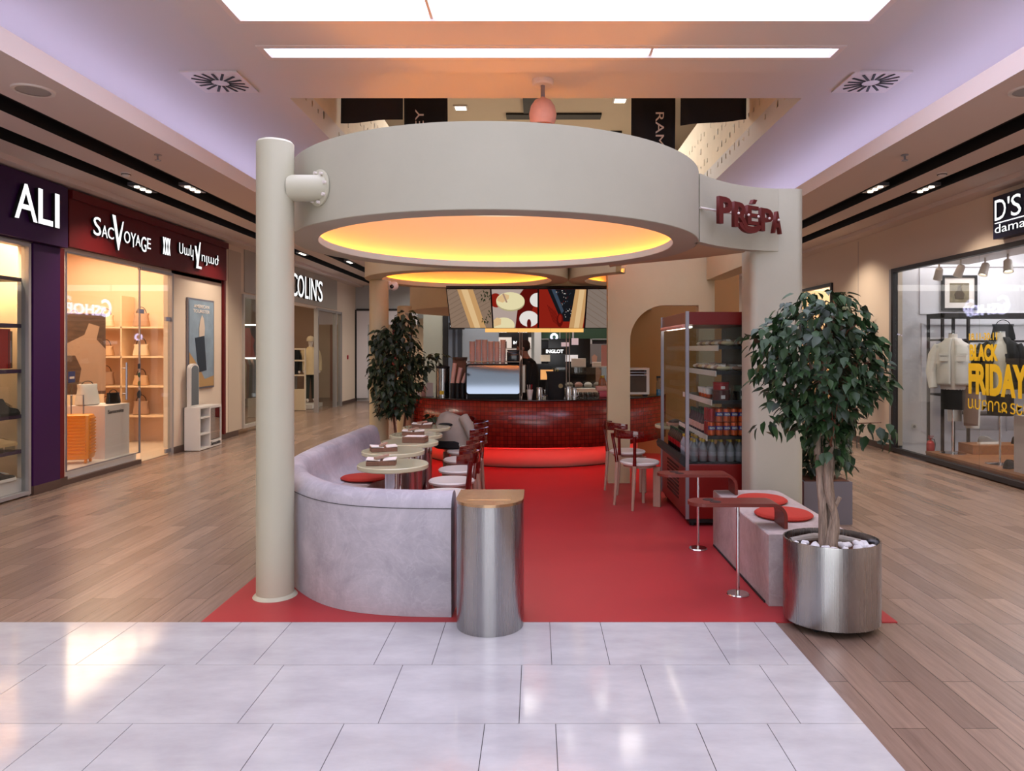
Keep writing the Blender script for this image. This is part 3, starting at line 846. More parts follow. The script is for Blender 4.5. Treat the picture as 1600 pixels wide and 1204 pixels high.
soft_bag('backpack', 'dark backpack on top of the wooden cabinet in the bag shop', (-7.5, 9.9, 1.502), 0, (.16, .1, .32), M['cloth_black'], .07)
# flyers
for i, (c_, y) in enumerate((('8a9a2c', 9.2), ('1b2c55', 9.45), ('cf4a1c', 9.72), ('2b3f7c', 9.9))):
    f = thing('flyer_card', ['olive', 'dark blue', 'orange', 'blue and white'][i]+' card on the clear shelf above the white pedestal', 'card', (-6.42, y, 1.14), 0, 'cards above the pedestal')
    obj('card', MB().box(0, .006, -.07, .07, 0, .15), mat('flyer', c_, .5), f)
    obj('printed_band', MB().box(.006, .008, -.05, .05, .05, .08), M['paper'], f)
tag(obj('card_shelf', MB().box(-6.5, -6.36, 9.05, 10.05, 1.12, 1.138).box(-6.5, -6.48, 9.05, 9.07, .15, 1.12).box(-6.5, -6.48, 10.0, 10.02, .15, 1.12), M['clear']), 'clear shelf holding small cards behind the pedestal', 'shelf')
# suitcase poster on the beige wall
t = thing('wall_poster', 'framed suitcase poster headed AMERICAN TOURISTER on the beige wall', 'poster', (XL, 11.82, 0))
obj('frame', MB().box(.001, .03, -.46, .46, .95, 2.42), M['alu'], t)
obj('print', MB().box(.03, .034, -.43, .43, .98, 2.39), mat('poster_sky', '8ea3b4', .4, noise=.3, nscale=3), t)
obj('printed_rocks', MB().prism([(-.43, .98), (.43, .98), (.43, 1.15), (.1, 1.1), (-.1, 1.3), (-.43, 1.55)], .035, .037, yz), mat('poster_rock', 'b28e5c', .5), t)
obj('printed_suitcase', MB().prism([(-.24, 1.78), (.08, 1.82), (.16, 1.25), (-.12, 1.22)], .038, .04, yz), mat('poster_case', '1e2b38', .5), t)
obj('printed_person', MB().prism([(-.1, 1.8), (.08, 1.8), (.1, 1.95), (.06, 2.1), (.0, 2.16), (-.06, 2.08), (-.1, 1.95)], .0375, .0395, yz), mat('poster_shirt', 'c9b9a9', .5), t)
text('letters', 'AMERICAN', M['paper'], (.036, -.28, 2.27), (0, 1, 0), .54, .055, t, ext=.002, offset=.01)
text('letters', 'TOURISTER', M['paper'], (.036, -.3, 2.19), (0, 1, 0), .58, .055, t, ext=.002, offset=.01)
# cosmetics stand by the wall
t = thing('mirror_stand', 'white mirror stand with cubbies and samsonite lettering against the beige wall', 'display stand', (XL+.16, 11.55, 0))
fr = MB()
fr.box(-.12, .12, -.33, -.30, .01, .68); fr.box(-.12, .12, .02, .05, .01, .68); fr.box(-.12, .12, .42, .45, .01, .68)
for z in (.01, .24, .5, .66): fr.box(-.12, .12, -.3, .02, z, z+.025)
fr.box(-.12, .12, .05, .42, .01, .12); fr.box(-.12, .12, .05, .42, .64, .685)
obj('frame', fr, M['white'], t)
obj('back_panel', MB().box(-.13, -.12, -.33, .45, .01, .68), M['black'], t)
obj('mirror_face', MB().box(.10, .11, .06, .41, .13, .63), M['mirror'], t)
mp_ = []
for k in range(13):
    a = PI*k/12; mp_.append((-.15-.14*math.cos(a)*-1, 1.25+.1*math.sin(a)))
pts = [(-.29, .69), (-.01, .69)]+[(-.15+.14*math.cos(PI*k/12), 1.28+.09*math.sin(PI*k/12)) for k in range(13)]
obj('upper_frame', MB().prism(pts, -.10, -.04, yz), M['white'], t)
pts = [(-.27, .71), (-.03, .71)]+[(-.15+.12*math.cos(PI*k/12), 1.27+.07*math.sin(PI*k/12)) for k in range(13)]
obj('upper_mirror', MB().prism(pts, -.04, -.035, yz), M['mirror'], t)
text('letters', 'Samsonite', M['black'], (.122, .06, .04), (0, 1, 0), .35, .06, t, ext=.002, offset=.015)

# denim shop
t = thing('denim_shop_sign', 'white lit lettering COLIN\'S on the grey fascia behind the left column', 'sign', (XL, 15.9, 2.8))
obj('board', MB().box(.001, .02, -2.3, 4.0, -.12, .7), mat('fascia_greige', 'a8a094', .5), t)
for ch, y, w_ in (('C', .10, .44), ('O', .56, .46), ('L', 1.10, .25), ('I', 1.42, .06), ('N', 1.56, .40), ("'", 2.02, .06), ('S', 2.12, .36)):
    text('letters', ch, M['sign_white'], (.022, y, .0 if ch != "'" else .36), (0, 1, 0), w_, .52 if ch != "'" else .16, t, ext=.05)
glazing('window_3', 3, 13.5, 16.2, .1, 2.64, mat('frame_light', 'b3aca3', .4, .2), .06)
dd = MB()
for y in (18.05, 19.7, 20.24): dd.box(XL-.05, XL+.05, y, y+.07, 0, 2.64)
dd.box(XL-.04, XL+.04, 18.1, 20.3, 2.58, 2.64)
do = struct('door_2', dd, M['framegrey'])
obj('door_leaf', MB().box(XL-.006, XL+.006, 18.13, 19.69, .02, 2.57), M['glass'], do)
obj('door_leaf', MB().box(XL-.006, XL+.006, 19.78, 20.23, .02, 2.57), M['glass'], do)
struct('wall_denim_shop', MB().box(-8.6, -8.5, 13.2, 21, 0, 3.4).box(-8.5, XL-.12, 20.3, 20.42, 0, 3.4).box(-8.5, XL-.12, 13.2, 13.28, 0, 3.4), mat('brown_wall', '8a7262', .7))
struct('ceiling_denim_shop', MB().box(-8.6, XL-.12, 13.2, 21, 3.4, 3.46), M['ceiling'])
t = thing('lit_poster', 'framed lit poster of a person in red inside the denim shop', 'poster', (-6.3, 15.3, 1.75), .3)
obj('frame', MB().box(-.36, .36, 0, .03, -.36, .38), M['lampglow'], t)
xz = Matrix(((1, 0, 0, 0), (0, 0, 1, 0), (0, 1, 0, 0), (0, 0, 0, 1)))
obj('print', MB().box(-.33, .33, -.004, 0, -.33, .35), mat('poster_maroon', '3c1a18', .5), t)
obj('printed_person', MB().prism([(-.12, -.33), (.28, -.33), (.24, -.1), (.27, .05), (.2, .16), (.17, .3), (.08, .3), (.06, .15), (-.06, .08), (-.1, -.1), (.0, -.05)], -.008, -.005, xz), mat('poster_red', 'a03a30', .5), t)
def rail_clothes(name, label, loc, rz, cols, L, group):
    t = thing(name, label, 'clothes rail', loc, rz, group)
    obj('rail', MB().tube([(-L/2, 0, .01), (-L/2, 0, 1.45), (L/2, 0, 1.45), (L/2, 0, .01)], .014), M['black'], t)
    for i in range(int(L/.09)):
        x = -L/2+.06+i*.09
        rg = []
        for z, a, b_ in ((.55, .03, .2), (.9, .035, .2), (1.25, .035, .21), (1.38, .03, .16), (1.43, .01, .03)):
            rg.append([(x+a*math.cos(q), b_*math.sin(q), z) for q in [2*PI*k/12 for k in range(12)]])
        obj('garment', MB().loft(rg), cols[i % len(cols)], t, True)
    return t
GC = [M['cloth_brown'], M['cloth_black'], M['cloth_cream'], mat('rust_cloth', '6b3a28', .9), mat('grey_cloth', '5d5a58', .9)]
rail_clothes('clothes_rail', 'rail of brown and cream garments inside the denim shop, under the lit poster', (-6.35, 15.2, 0), 1.3, GC, 1.3, 'clothes rails')
t = thing('garment_shelf', 'shelf of cream folded garments below the lit poster in the denim shop', 'shelf', (-6.9, 16.0, 0), 1.2)
for z in (1.2, 1.5, 1.8): obj('shelf', MB().box(-.8, .8, -.15, .15, z, z+.025), M['white'], t)
for x in (-.8, .78): obj('upright', MB().box(x, x+.02, -.15, .15, .01, 2.0), M['white'], t)
for z in (1.226, 1.526):
    for k in range(6): obj('folded_garment', MB().box(-.75+k*.25, -.55+k*.25, -.13, .13, z, z+.12+.03*(k % 3), bev=.02), GC[k % 5], t, True)
for x, y, lab in ((-6.15, 18.6, 'cream security gate in the doorway of the denim shop'),):
    t = thing('security_gate', lab, 'security gate', (x, y, 0))
    g = MB(); g.box(-.17, -.13, -.03, .03, .01, 1.62, bev=.01); g.box(.13, .17, -.03, .03, .01, 1.62, bev=.01)
    for z in (.5, .9, 1.28, 1.58): g.box(-.15, .15, -.02, .02, z, z+.04)
    obj('frame', g, mat('gate_cream', 'cfc2ae', .4), t)
    obj('base', MB().box(-.16, .16, -.05, .05, .01, .56, bev=.01), mat('gate_cream2', 'c8b99f', .4), t)
def mannequin(label, loc, rz, coat, trouser, hat, group='mannequins'):
    t = thing('mannequin', label, 'mannequin', loc, rz, group)
    J = [(0, 0, .95, .13, .1), (0, 0, 1.2, .13, .1), (0, .0, 1.42, .15, .09), (0, 0, 1.52, .05), (0, -.01, 1.60, .055), (0, -.01, 1.70, .085, .09), (0, -.01, 1.78, .05),
         (.19, 0, 1.40, .05), (.24, .02, 1.13, .042), (.22, -.08, .90, .035), (.21, -.1, .82, .03),
         (-.19, 0, 1.40, .05), (-.24, .02, 1.13, .042), (-.22, -.08, .90, .035), (-.21, -.1, .82, .03),
         (.09, 0, .85, .085), (.10, -.01, .5, .06), (.10, .02, .12, .04), (.10, -.1, .05, .035),
         (-.09, 0, .85, .085), (-.10, -.01, .5, .06), (-.10, .02, .12, .04), (-.10, -.1, .05, .035)]
    E = [(0, 1), (1, 2), (2, 3), (3, 4), (4, 5), (5, 6), (2, 7), (7, 8), (8, 9), (9, 10), (2, 11), (11, 12), (12, 13), (13, 14), (0, 15), (15, 16), (16, 17), (17, 18), (0, 19), (19, 20), (20, 21), (21, 22)]
    skin_body('body', J, E, M['lampwhite'], t)
    rg = []
    for z, a, b_ in ((.78, .22, .17), (.9, .22, .17), (1.1, .21, .16), (1.3, .23, .16), (1.43, .22, .13), (1.5, .10, .09), (1.54, .08, .08)):
        rg.append(ell(0, 0, z, a*(1+.03*math.sin(z*60)), b_, 20))
    obj('coat', MB().loft(rg), coat, t, True)
    for s in (-1, 1):
        obj('sleeve', MB().tube([(s*.18, 0, 1.43), (s*.235, .01, 1.28), (s*.26, .02, 1.12), (s*.23, -.08, .88)], [.07, .07, .065, .055], 10), coat, t, True)
        obj('trouser_leg', MB().tube([(s*.09, 0, .88), (s*.10, 0, .5), (s*.10, .02, .12)], [.10, .08, .06], 10), trouser, t, True)
    if hat: obj('hat', MB().lathe([(.105, 0), (.11, .03), (.10, .09), (.06, .14), (0, .155)], (0, -.01, 1.69), 18), hat, t, True)
    return t
tag(obj('mannequin_plinth', MB().box(-7.1, -5.95, 19.05, 19.95, .009, .12), M['white']), 'low white plinth under the mannequins in the denim shop', 'plinth')
mannequin('mannequin in dark coat and grey beanie behind the security gate', (-6.62, 19.28, .12), .6, M['cloth_black'], mat('grey_trouser', '6b655f', .9), mat('grey_beanie', '7a7064', .95))
mannequin('mannequin in cream puffer jacket and cream beanie in the denim shop', (-6.2, 19.68, .12), .6, M['cloth_cream'], mat('green_trouser', '2f352f', .9), mat('cream_beanie', 'cdbfa6', .95))
# --------------------------------------------------------------- right shop wall
w = MB()
def seg_r(y0, y1, z0, z1): w.box(XR, XR+.14, y0, y1, z0, z1)
seg_r(11.14, 13.4, .1, 3.5); seg_r(-3, 11.14, 2.84, 3.55); seg_r(-3, 5.0, 0, 2.84); seg_r(13.4, 15.4, 2.84, 3.55); seg_r(15.4, 22, .1, 3.55)
struct('wall_right', w, M['wall'])
struct('baseboard_right', MB().box(XR-.02, XR+.02, 11.14, 13.4, 0, .1).box(XR-.02, XR+.02, 15.4, 22, 0, .1), M['brownbase'])
struct('trim_joint', MB().box(XR-.002, XR, 12.35, 12.362, .1, 3.45).box(XR-.03, XR+.02, 11.14, 11.22, .1, 2.84), M['framegrey'])
glazing('window_4', 4, 5.0, 11.14, .02, 2.84, M['framedark'], .06, 1, (7.0, 8.98))
yzr = Matrix(((0, 0, -1, 0), (-1, 0, 0, 0), (0, 1, 0, 0), (0, 0, 0, 1)))   # (u, v, w) -> (-w, -u, v)
# suit shop sign
t = thing('suit_shop_sign', "navy sign with white lit lettering D'S damat, cut by the right photo edge", 'sign', (XR, 8.52, 2.9))
obj('board', MB().box(-.12, -.001, -1.25, 0, 0, .50), mat('navy_sign', '0d0e33', .4), t)
def osr(s, u, z, w_, h_, off=0): return text('letters', s, M['sign_white'], (-.122, -u, z), (0, -1, 0), w_, h_, t, ext=.012, offset=off)
osr('D', .05, .21, .20, .24); osr("'", .28, .37, .035, .08, .01); osr('S', .34, .21, .17, .24)
osr('damat', .05, .06, .62, .10)
obj('line', MB().box(-.134, -.122, -.75, -.05, .175, .185), M['sign_white'], t)
# interior
struct('wall_suit_shop', MB().box(XR+.14, 9.3, 11.14, 11.24, 0, 3.4).box(8.5, 8.6, 4.8, 11.14, 0, 3.4), M['wall_white'])
struct('ceiling_suit_shop', MB().box(XR+.14, 9.3, 4.8, 11.24, 3.4, 3.46), M['ceiling'])
struct('floor_suit_shop', MB().box(XR+.06, 8.5, 4.8, 11.14, .001, .008), M['wall_white'])
pn = MB()
def panel(x0, x1, z0, z1):
    b_ = .025
    pn.box(x0, x1, 11.12, 11.14, z0, z0+b_); pn.box(x0, x1, 11.12, 11.14, z1-b_, z1)
    pn.box(x0, x0+b_, 11.12, 11.14, z0+b_, z1-b_); pn.box(x1-b_, x1, 11.12, 11.14, z0+b_, z1-b_)
panel(5.95, 7.9, 2.14, 2.9); panel(5.98, 7.2, .32, 2.0); panel(7.3, 8.4, .32, 2.0); panel(8.0, 8.45, 2.14, 2.9)
pn.box(5.7, 8.5, 11.12, 11.14, .14, .16)
struct('trim_panelling', pn, M['wall_white'])
t = thing('wall_socket', 'double power socket on the white panelled wall of the suit shop', 'power socket', (5.86, 11.12, .40))
obj('plate', MB().box(-.04, .04, -.01, 0, -.04, .04, bev=.004), M['white'], t)
obj('hole', MB().lathe([(0, -.001), (.022, -.001), (.022, .001), (0, .001)], (0, 0, 0), 14, mtx=Matrix.Translation((0, -.0115, 0)) @ Matrix.Rotation(PI/2, 4, 'X')), M['framegrey'], t)
t = thing('framed_picture', 'black framed sepia picture of a dress form on the suit shop wall', 'picture', (6.55, 11.10, 2.47))
f = MB(); f.box(-.27, .27, -.02, .02, -.27, -.235); f.box(-.27, .27, -.02, .02, .235, .27); f.box(-.27, -.235, -.02, .02, -.235, .235); f.box(.235, .27, -.02, .02, -.235, .235)
obj('frame', f, M['framedark'], t)
obj('mat_board', MB().box(-.235, .235, 0, .01, -.235, .235), M['paper'], t)
obj('print', MB().box(-.15, .15, -.004, -.001, -.15, .15), mat('sepia', '8a7b5e', .5, noise=.5, nscale=14), t)
obj('printed_motif', MB().prism([(-.06, -.1), (.06, -.1), (.08, -.02), (.03, .05), (.02, .12), (-.02, .12), (-.03, .05), (-.08, -.02)], -.007, -.005, xz), mat('sepia_d', '4a3b28', .5), t)
# platform, rack
t = thing('display_platform', 'orange wooden display platform in the suit shop window', 'platform', (0, 0, 0))
obj('top', MB().box(5.62, 8.0, 5.1, 10.35, .10, .13), M['platform_wood'], t)
obj('riser', MB().box(5.62, 8.0, 5.1, 10.34, .009, .10), mat('platform_riser', '6a3b1c', .4), t)
tag(obj('display_step', MB().box(6.08, 7.6, 9.98, 10.33, .131, .26), M['platform_wood']), 'second wooden step carrying the shoes in the suit shop window', 'step')
t = thing('display_rack', 'black steel frame rack with shelves and hanging clothes in the suit shop', 'rack', (6.0, 10.55, 0))
f = MB()
for x in (-.03, .35, 2.2):
    for y in (0, .38): f.box(x, x+.035, y, y+.035, .009, 2.13)
for y in (0, .38): f.box(-.03, 2.235, y, y+.035, 2.06, 2.13)
for x in (-.03, .35, 2.2): f.box(x, x+.035, .035, .38, 2.06, 2.13)
obj('frame', f, M['framedark'], t)
for z in (.9, 1.25, 1.72): obj('shelf', MB().box(.005, .35, .0, .41, z, z+.03), M['framedark'], t)
for z in (.62, 1.1, 1.7): obj('shelf', MB().box(.385, 2.2, .0, .41, z, z+.03), M['framedark'], t)
for i, (x, m, z0, z1) in enumerate(((.1, M['cloth_white'], .55, 1.5), (.25, M['cloth_brown'], .5, 1.55), (.36, M['cloth_white'], .45, 1.4))):
    rg = []
    for z, a, b_ in ((z0, .12, .05), (z0+.3, .13, .06), (z1-.2, .13, .07), (z1-.06, .10, .05), (z1, .02, .02)):
        rg.append([(x+a*.85*(1+.06*math.sin(q*6))*math.cos(q), -.1-.14*(i == 1)+b_*math.sin(q), z) for q in [2*PI*k/24 for k in range(24)]])
    g_ = thing('hanging_garment', ['white shirt hanging leftmost on the suit shop rack', 'brown waistcoat hanging between two white shirts on the suit shop rack', 'white shirt hanging nearest the white-jacket dummy on the suit shop rack'][i], 'shirt' if i != 1 else 'waistcoat', (6.0, 10.55, 0), 0, 'garments on the suit shop rack')
    obj('cloth', MB().loft(rg), m, g_, True)
    yq = -.1-.14*(i == 1)
    obj('hanger', MB().tube([(x-.1, yq, z1-.04), (x, yq, z1+.03), (x+.1, yq, z1-.04)], .006).tube([(x, yq, z1+.03), (x, yq, z1+.1), (x+.02, yq+.06, z1+.13), (x+.02, .02, z1+.13)], .004), M['chrome'], g_)
def dummy(label, loc, rz, coatm, under, open_, lower=None):
    t = thing('tailor_dummy', label, 'tailor dummy', loc, rz, 'tailor dummies in the suit shop window')
    obj('base', MB().lathe([(0, 0), (.17, 0), (.17, .008), (.02, .018), (0, .02)], (0, 0, 0), 28), M['chrome'], t, True)
    obj('pole', MB().cyl(0, 0, .018, .95, .013, seg=14), M['chrome'], t)
    rg = [ell(0, 0, z, a, b_, 24) for z, a, b_ in ((.86, .14, .1), (.95, .16, .11), (1.2, .15, .11), (1.45, .19, .11), (1.56, .12, .08), (1.60, .06, .06), (1.68, .055, .055))]
    obj('torso', MB().loft(rg), under, t, True)
    rg = []
    for z, a, b_ in ((.96, .21, .15), (1.0, .22, .155), (1.2, .20, .15), (1.42, .23, .14), (1.53, .20, .12), (1.585, .12, .10), (1.62, .10, .085)):
        n = 36; gap = open_
        pts = []
        for k in range(n+1):
            q = -PI/2+gap+(2*PI-2*gap)*k/n
            pts.append((a*math.cos(q), b_*math.sin(q)*(1+.04*math.sin(q*9+z*11)), z))
        rg.append(pts)
    o = obj('jacket', MB().loft(rg, cap=False, closed=False), coatm, t, True)
    md = o.modifiers.new('thick', 'SOLIDIFY'); md.thickness = .012
    for s in (-1, 1):
        obj('sleeve', MB().tube([(s*.17, 0, 1.52), (s*.235, .01, 1.38), (s*.27, -.01, 1.15), (s*.24, -.06, .92)], [.065, .075, .068, .055], 12), coatm, t, True)
        obj('pocket', MB().box(s*.11-.05, s*.11+.05, -.16, -.148, 1.30, 1.40).box(s*.11-.055, s*.11+.055, -.168, -.158, 1.375, 1.41), coatm, t)
    if lower: obj(lower, MB().loft([ell(0, 0, z, a, a*.7, 20) for z, a in ((.62, .14), (.75, .15), (.90, .15), (1.0, .14))]), M['cloth_black'], t, True)
    obj('neck_cap', MB().lathe([(.056, 0), (.056, .012), (0, .016)], (0, 0, 1.68), 18), M['chrome'], t, True)
    return t
dummy('headless tailor dummy in white pocketed jacket above a black skirt', (5.87, 10.10, .131), -.55, M['cloth_white'], M['lampwhite'], .12, 'skirt')
dummy('tailor dummy in black jacket over white shirt behind the yellow lettering', (5.92, 9.15, .131), -.6, M['cloth_black'], M['cloth_white'], .35, 'trousers')
t = thing('shop_pedestal', 'pale grey-pink block pedestal at the right photo edge in the suit shop', 'pedestal', (5.98, 8.25, .131))
obj('block', MB().box(-.25, .3, -.5, .35, 0, .68), mat('ped_grey', 'b5a9a8', .6), t)
obj('top_board', MB().box(-.15, .3, -.5, .25, .681, .72), M['platform_wood'], t)
t = thing('folded_jeans', 'blue jeans draped over the pale block pedestal at the right photo edge', 'jeans', (6.02, 8.30, .852))
obj('leg', MB().loft([ell(-.05, 0, z, a, .07, 16) for z, a in ((0, .10), (.2, .09), (.45, .08), (.6, .05))]), M['denim'], t, True)
obj('leg', MB().loft([ell(.1, -.1, z, a, .07, 16) for z, a in ((0, .10), (.2, .09), (.4, .08), (.5, .05))]), M['denim'], t, True)
soft_bag('handbag', 'black bag in front of the pale pedestal at the right photo edge', (5.68, 7.6, .131), 1.2, (.12, .08, .36), M['cloth_black'], .04, group='bags in the suit shop')
for lab, x, y, m in (('pale-soled grey shoe on the wooden step under the white-jacket dummy', 6.24, 10.12, mat('greysh', '6d6560', .7)), ('dark suede shoe on the wooden step, left one of the pair behind the dummies', 6.72, 10.12, KB), ('dark suede shoe on the wooden step, right one of the pair behind the dummies', 6.95, 10.18, KB)):
    shoe('lace_up_shoe', lab, (x, y, .262), -1.45, m, SW if 'pale' in lab else M['black'], .30, .085, .01)['group'] = 'shoes in the suit shop window'
shoe('lace_up_shoe', 'black shoe on the platform beside the pale block pedestal', (5.74, 8.78, .132), -1.2, KB, M['black'], .28, .085, .01)['group'] = 'shoes in the suit shop window'
soft_bag('satchel', 'dark satchel on the upper rack shelf at the right edge of the suit shop window', (7.0, 10.75, 1.732), 0, (.17, .07, .24), M['cloth_black'], .08, group='bags in the suit shop')
t = thing('fire_extinguisher', 'small red fire extinguisher on the floor of the suit shop', 'fire extinguisher', (5.84, 10.62, .009))
obj('cylinder', MB().lathe([(.05, 0), (.056, .01), (.056, .19), (.04, .225), (.018, .24), (0, .245)], (0, 0, 0), 20), M['can_red'], t, True)
obj('valve', MB().cyl(0, 0, .24, .27, .014, seg=10).box(-.035, .035, -.008, .008, .27, .28).box(-.03, .045, -.008, .008, .295, .305), M['can_red'], t)
obj('hose', MB().tube([(.015, 0, .26), (.06, 0, .25), (.07, 0, .18), (.062, 0, .1)], .006, 6), M['black'], t)
# glass lettering
t = thing('window_lettering', 'yellow BLACK FRIDAY lettering with dates and Armenian words on the suit shop glass', 'lettering', (XR-.008, 9.2, 0))
def dec(s, y0, y1, z0, z1, off): return text('letters', s, M['yellow'], (0, y0-9.2, z0), (0, -1, 0), y0-y1, z1-z0, t, ext=.002, offset=off)
dec('18.11-30.11', 9.18, 8.62, 1.71, 1.80, .02)
dec('BLACK', 9.17, 8.60, 1.45, 1.66, .05)
dec('FRIDAY', 9.19, 8.08, 1.03, 1.42, .05)
dec('ԱՄԲՈՂՋ ՏԵՍ', 9.20, 8.05, .84, .97, .012)
p0 = None
for i, (x, y) in enumerate(((5.9, 10.5), (5.98, 10.1), (6.2, 9.9), (6.25, 9.5), (6.2, 8.9), (6.35, 8.6), (6.1, 8.3), (6.4, 8.1))):
    lab = 'white track spotlight in the suit shop window, %s from the left' % ORD[i]
    if p0 is None: p0 = track_head('track_spotlight', lab, (x, y, 2.86), 0, M['lampwhite'], 'track lights in the suit shop')
    else: dup(p0, (x, y, 2.86), i*.9, lab)
t = thing('lighting_track', 'white ceiling tracks carrying the suit shop spotlights', 'lighting track', (0, 0, 2.86))
for (x0, x1, y0, y1) in ((5.86, 5.94, 8.0, 10.9), (5.95, 6.45, 8.0, 10.9)):
    pass
obj('track', MB().box(5.85, 6.45, 8.0, 10.7, .001, .02), M['lampwhite'], t)
obj('hanger_rod', MB().box(6.1, 6.12, 8.5, 8.52, .02, .539).box(6.1, 6.12, 10.2, 10.22, .02, .539), M['lampwhite'], t)
# far right opening
struct('wall_far_right_shop', MB().box(7.9, 8.0, 12, 16, 0, 3.4).box(XR+.14, 8, 15.9, 16, 0, 3.4).box(XR+.14, 8, 12.1, 12.2, 0, 3.4), M['warm_wall'])
glazing('window_5', 5, 13.4, 15.4, .02, 2.84, M['framedark'], .06, 1)

# --------------------------------------------------------------- end of the hall
e = MB()
e.box(-5.55, -5.0, YE, YE+.1, 0, 3.549); e.box(-4.1, -3.85, YE, YE+.1, 0, 2.75); e.box(-5.0, 9, YE, YE+.1, 2.75, 4.8); e.box(-5.55, -5, YE, YE+.1, 3.55, 4.8)
e.box(3.6, 9, YE, YE+.1, 0, 2.75)
struct('wall_end', e, M['wall_grey'])
struct('wall_behind', MB().box(-9, 9, 26, 26.1, 0, 4).box(-9, 9, YE+.1, 26, 3.6, 3.7), mat('far_wall', 'b7b3ad', .6))
t = thing('fashion_shop', 'white framed shop at the hall end left of the kiosk, red pillar inside', 'shop front', (-4.55, YE-.02, 0))
f = MB(); f.box(-1.0, -.96, -.05, .05, .01, 2.8); f.box(-.96, .9, -.05, .05, 2.77, 2.83)
obj('dark_frame', f, M['framedark'], t)
obj('white_panel', MB().box(-.95, -.62, -.03, .03, .1, 2.77).box(-.62, .9, -.03, .03, 2.35, 2.77), M['wall_white'], t)
obj('red_pillar', MB().box(-.42, -.16, .2, .5, .01, 2.6), M['red_drape'], t)
obj('lit_interior', MB().box(-.62, .9, 1.5, 1.55, .01, 2.6), M['warm_wall'], t)
for k in range(5):
    rg = [ell(-.55+.07*k, .7, z, a, .15, 12) for z, a in ((.5, .04), (1.0, .05), (1.4, .05), (1.5, .02))]
    obj('garment', MB().loft(rg), GC[k % 5], t, True)
for k in range(7):
    obj('folded_stack', MB().box(-.6, -.25, .55, .95, .05+k*.09, .12+k*.09, bev=.015), [M['paper'], M['denim'], M['red_drape']][k % 3], t)
tag(obj('fire_call_point', MB().box(XL+.001, XL+.03, 21.0, 21.1, 1.3, 1.42, bev=.008), M['can_red']), 'small red fire call point on the cream wall left of the far shop front', 'call point')
tag(obj('red_curtain_pillar', MB().loft([ell(-3.2, 17.0, z, a, a, 20) for z, a in ((.01, .24), (1.2, .24), (2.3, .20))]), M['red_drape'], smooth=True), 'dark red pillar standing behind the left shrub', 'pillar')
t = thing('menswear_shop', 'dark doored shop front with black GANT sign at the hall end', 'shop front', (-2.05, YE-2.0, 0))
obj('door_panel', MB().box(-.55, -.40, -.05, .05, .01, 2.6), M['black'], t)
obj('door_panel', MB().box(-.28, -.20, -.05, .05, .01, 2.6).box(-.14, -.02, -.05, .05, .01, 2.6), mat('anthracite', '2b3036', .3), t)
obj('glass_door', MB().box(-.40, -.28, -.03, .0, .01, 2.6).box(-.2, -.14, -.03, .0, .01, 2.6), mat('grey_glass', '6a7480', .2), t)
obj('wall_panel', MB().box(-1.1, -.56, -.02, .05, .01, 3.2), mat('pale_green_wall', '9d9f92', .6), t)
obj('wall_panel', MB().box(-.01, 1.0, -.02, .05, .01, 3.2), mat('cool_grey', '8b949c', .5), t)
b = thing('shop_sign', 'black box sign with white lettering GANT', 'sign', (-2.42, YE-2.2, 2.18))
obj('box', MB().box(0, .44, -.03, .03, -.04, .15), M['black'], b)
obj('bracket', MB().box(.05, .08, .031, .148, .03, .06).box(.05, .08, .12, .148, .06, 1.32), M['black'], b)
text('letters', 'GANT', M['sign_white'], (.04, -.032, .02), (1, 0, 0), .36, .07, b, ext=.004, offset=.05)
t = thing('cosmetics_shop', 'black fascia shop with small red and white sign logos at the hall end', 'shop front', (-.35, YE-1.0, 0))
obj('fascia', MB().box(-1.2, .20, -.05, .1, 1.95, 2.3), M['black'], t)
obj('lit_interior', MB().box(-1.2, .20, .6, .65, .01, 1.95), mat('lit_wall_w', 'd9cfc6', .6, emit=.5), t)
for x in (-.75, -.15):
    obj('logo', MB().prism([(x-.14, 2.13), (x-.05, 2.08), (x-.05, 2.18)], -.06, -.051, xz), M['can_red'], t)
    text('letters', 'mini', M['sign_white'], (x-.03, -.052, 2.08), (1, 0, 0), .26, .1, t, ext=.004, offset=.03)
for z in (.9, 1.25, 1.6): obj('shelf', MB().box(-1.2, .2, .35, .6, z, z+.03), M['paper'], t)
for k in range(12):
    obj('product', MB().box(-1.15+k*.11, -1.09+k*.11, .4, .5, [.93, 1.28, 1.63][k % 3], [.93, 1.28, 1.63][k % 3]+.12+.04*(k % 3)), [M['pink'], M['black'], M['can_red'], M['paper']][k % 4], t)
t = thing('makeup_kiosk', 'black make-up kiosk with lit INGLOT lettering behind the coffee counter', 'kiosk', (.35, 17.2, 0))
obj('counter', MB().box(-.75, 1.05, -.3, .3, .01, 1.25), M['black_gloss'], t)
obj('display_back', MB().box(-.05, .95, .1, .25, 1.25, 1.85), M['black_gloss'], t)
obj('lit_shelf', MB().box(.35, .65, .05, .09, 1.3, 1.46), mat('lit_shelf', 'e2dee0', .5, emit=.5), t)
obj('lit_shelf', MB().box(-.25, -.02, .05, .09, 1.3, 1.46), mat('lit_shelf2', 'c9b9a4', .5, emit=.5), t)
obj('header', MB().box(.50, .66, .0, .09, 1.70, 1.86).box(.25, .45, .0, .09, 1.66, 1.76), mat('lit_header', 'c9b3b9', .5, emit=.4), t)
text('letters', 'INGLOT', M['sign_white'], (-.12, -.01, 1.50), (1, 0, 0), .42, .09, t, ext=.01, offset=.05)
obj('sign_bar', MB().box(-.2, .4, 0.001, .06, 1.48, 1.62), M['black'], t)
for k in range(3): obj('palette', MB().box(.02+k*.06, .05+k*.06, -.305, -.301, 1.0, 1.14), M['gold'], t)
t = thing('makeup_sign', 'small black hanging sign with white INGLOT lettering', 'sign', (-.42, 18.0, 1.72))
obj('box', MB().box(-.2, .22, -.02, .02, -.1, .26), M['black'], t)
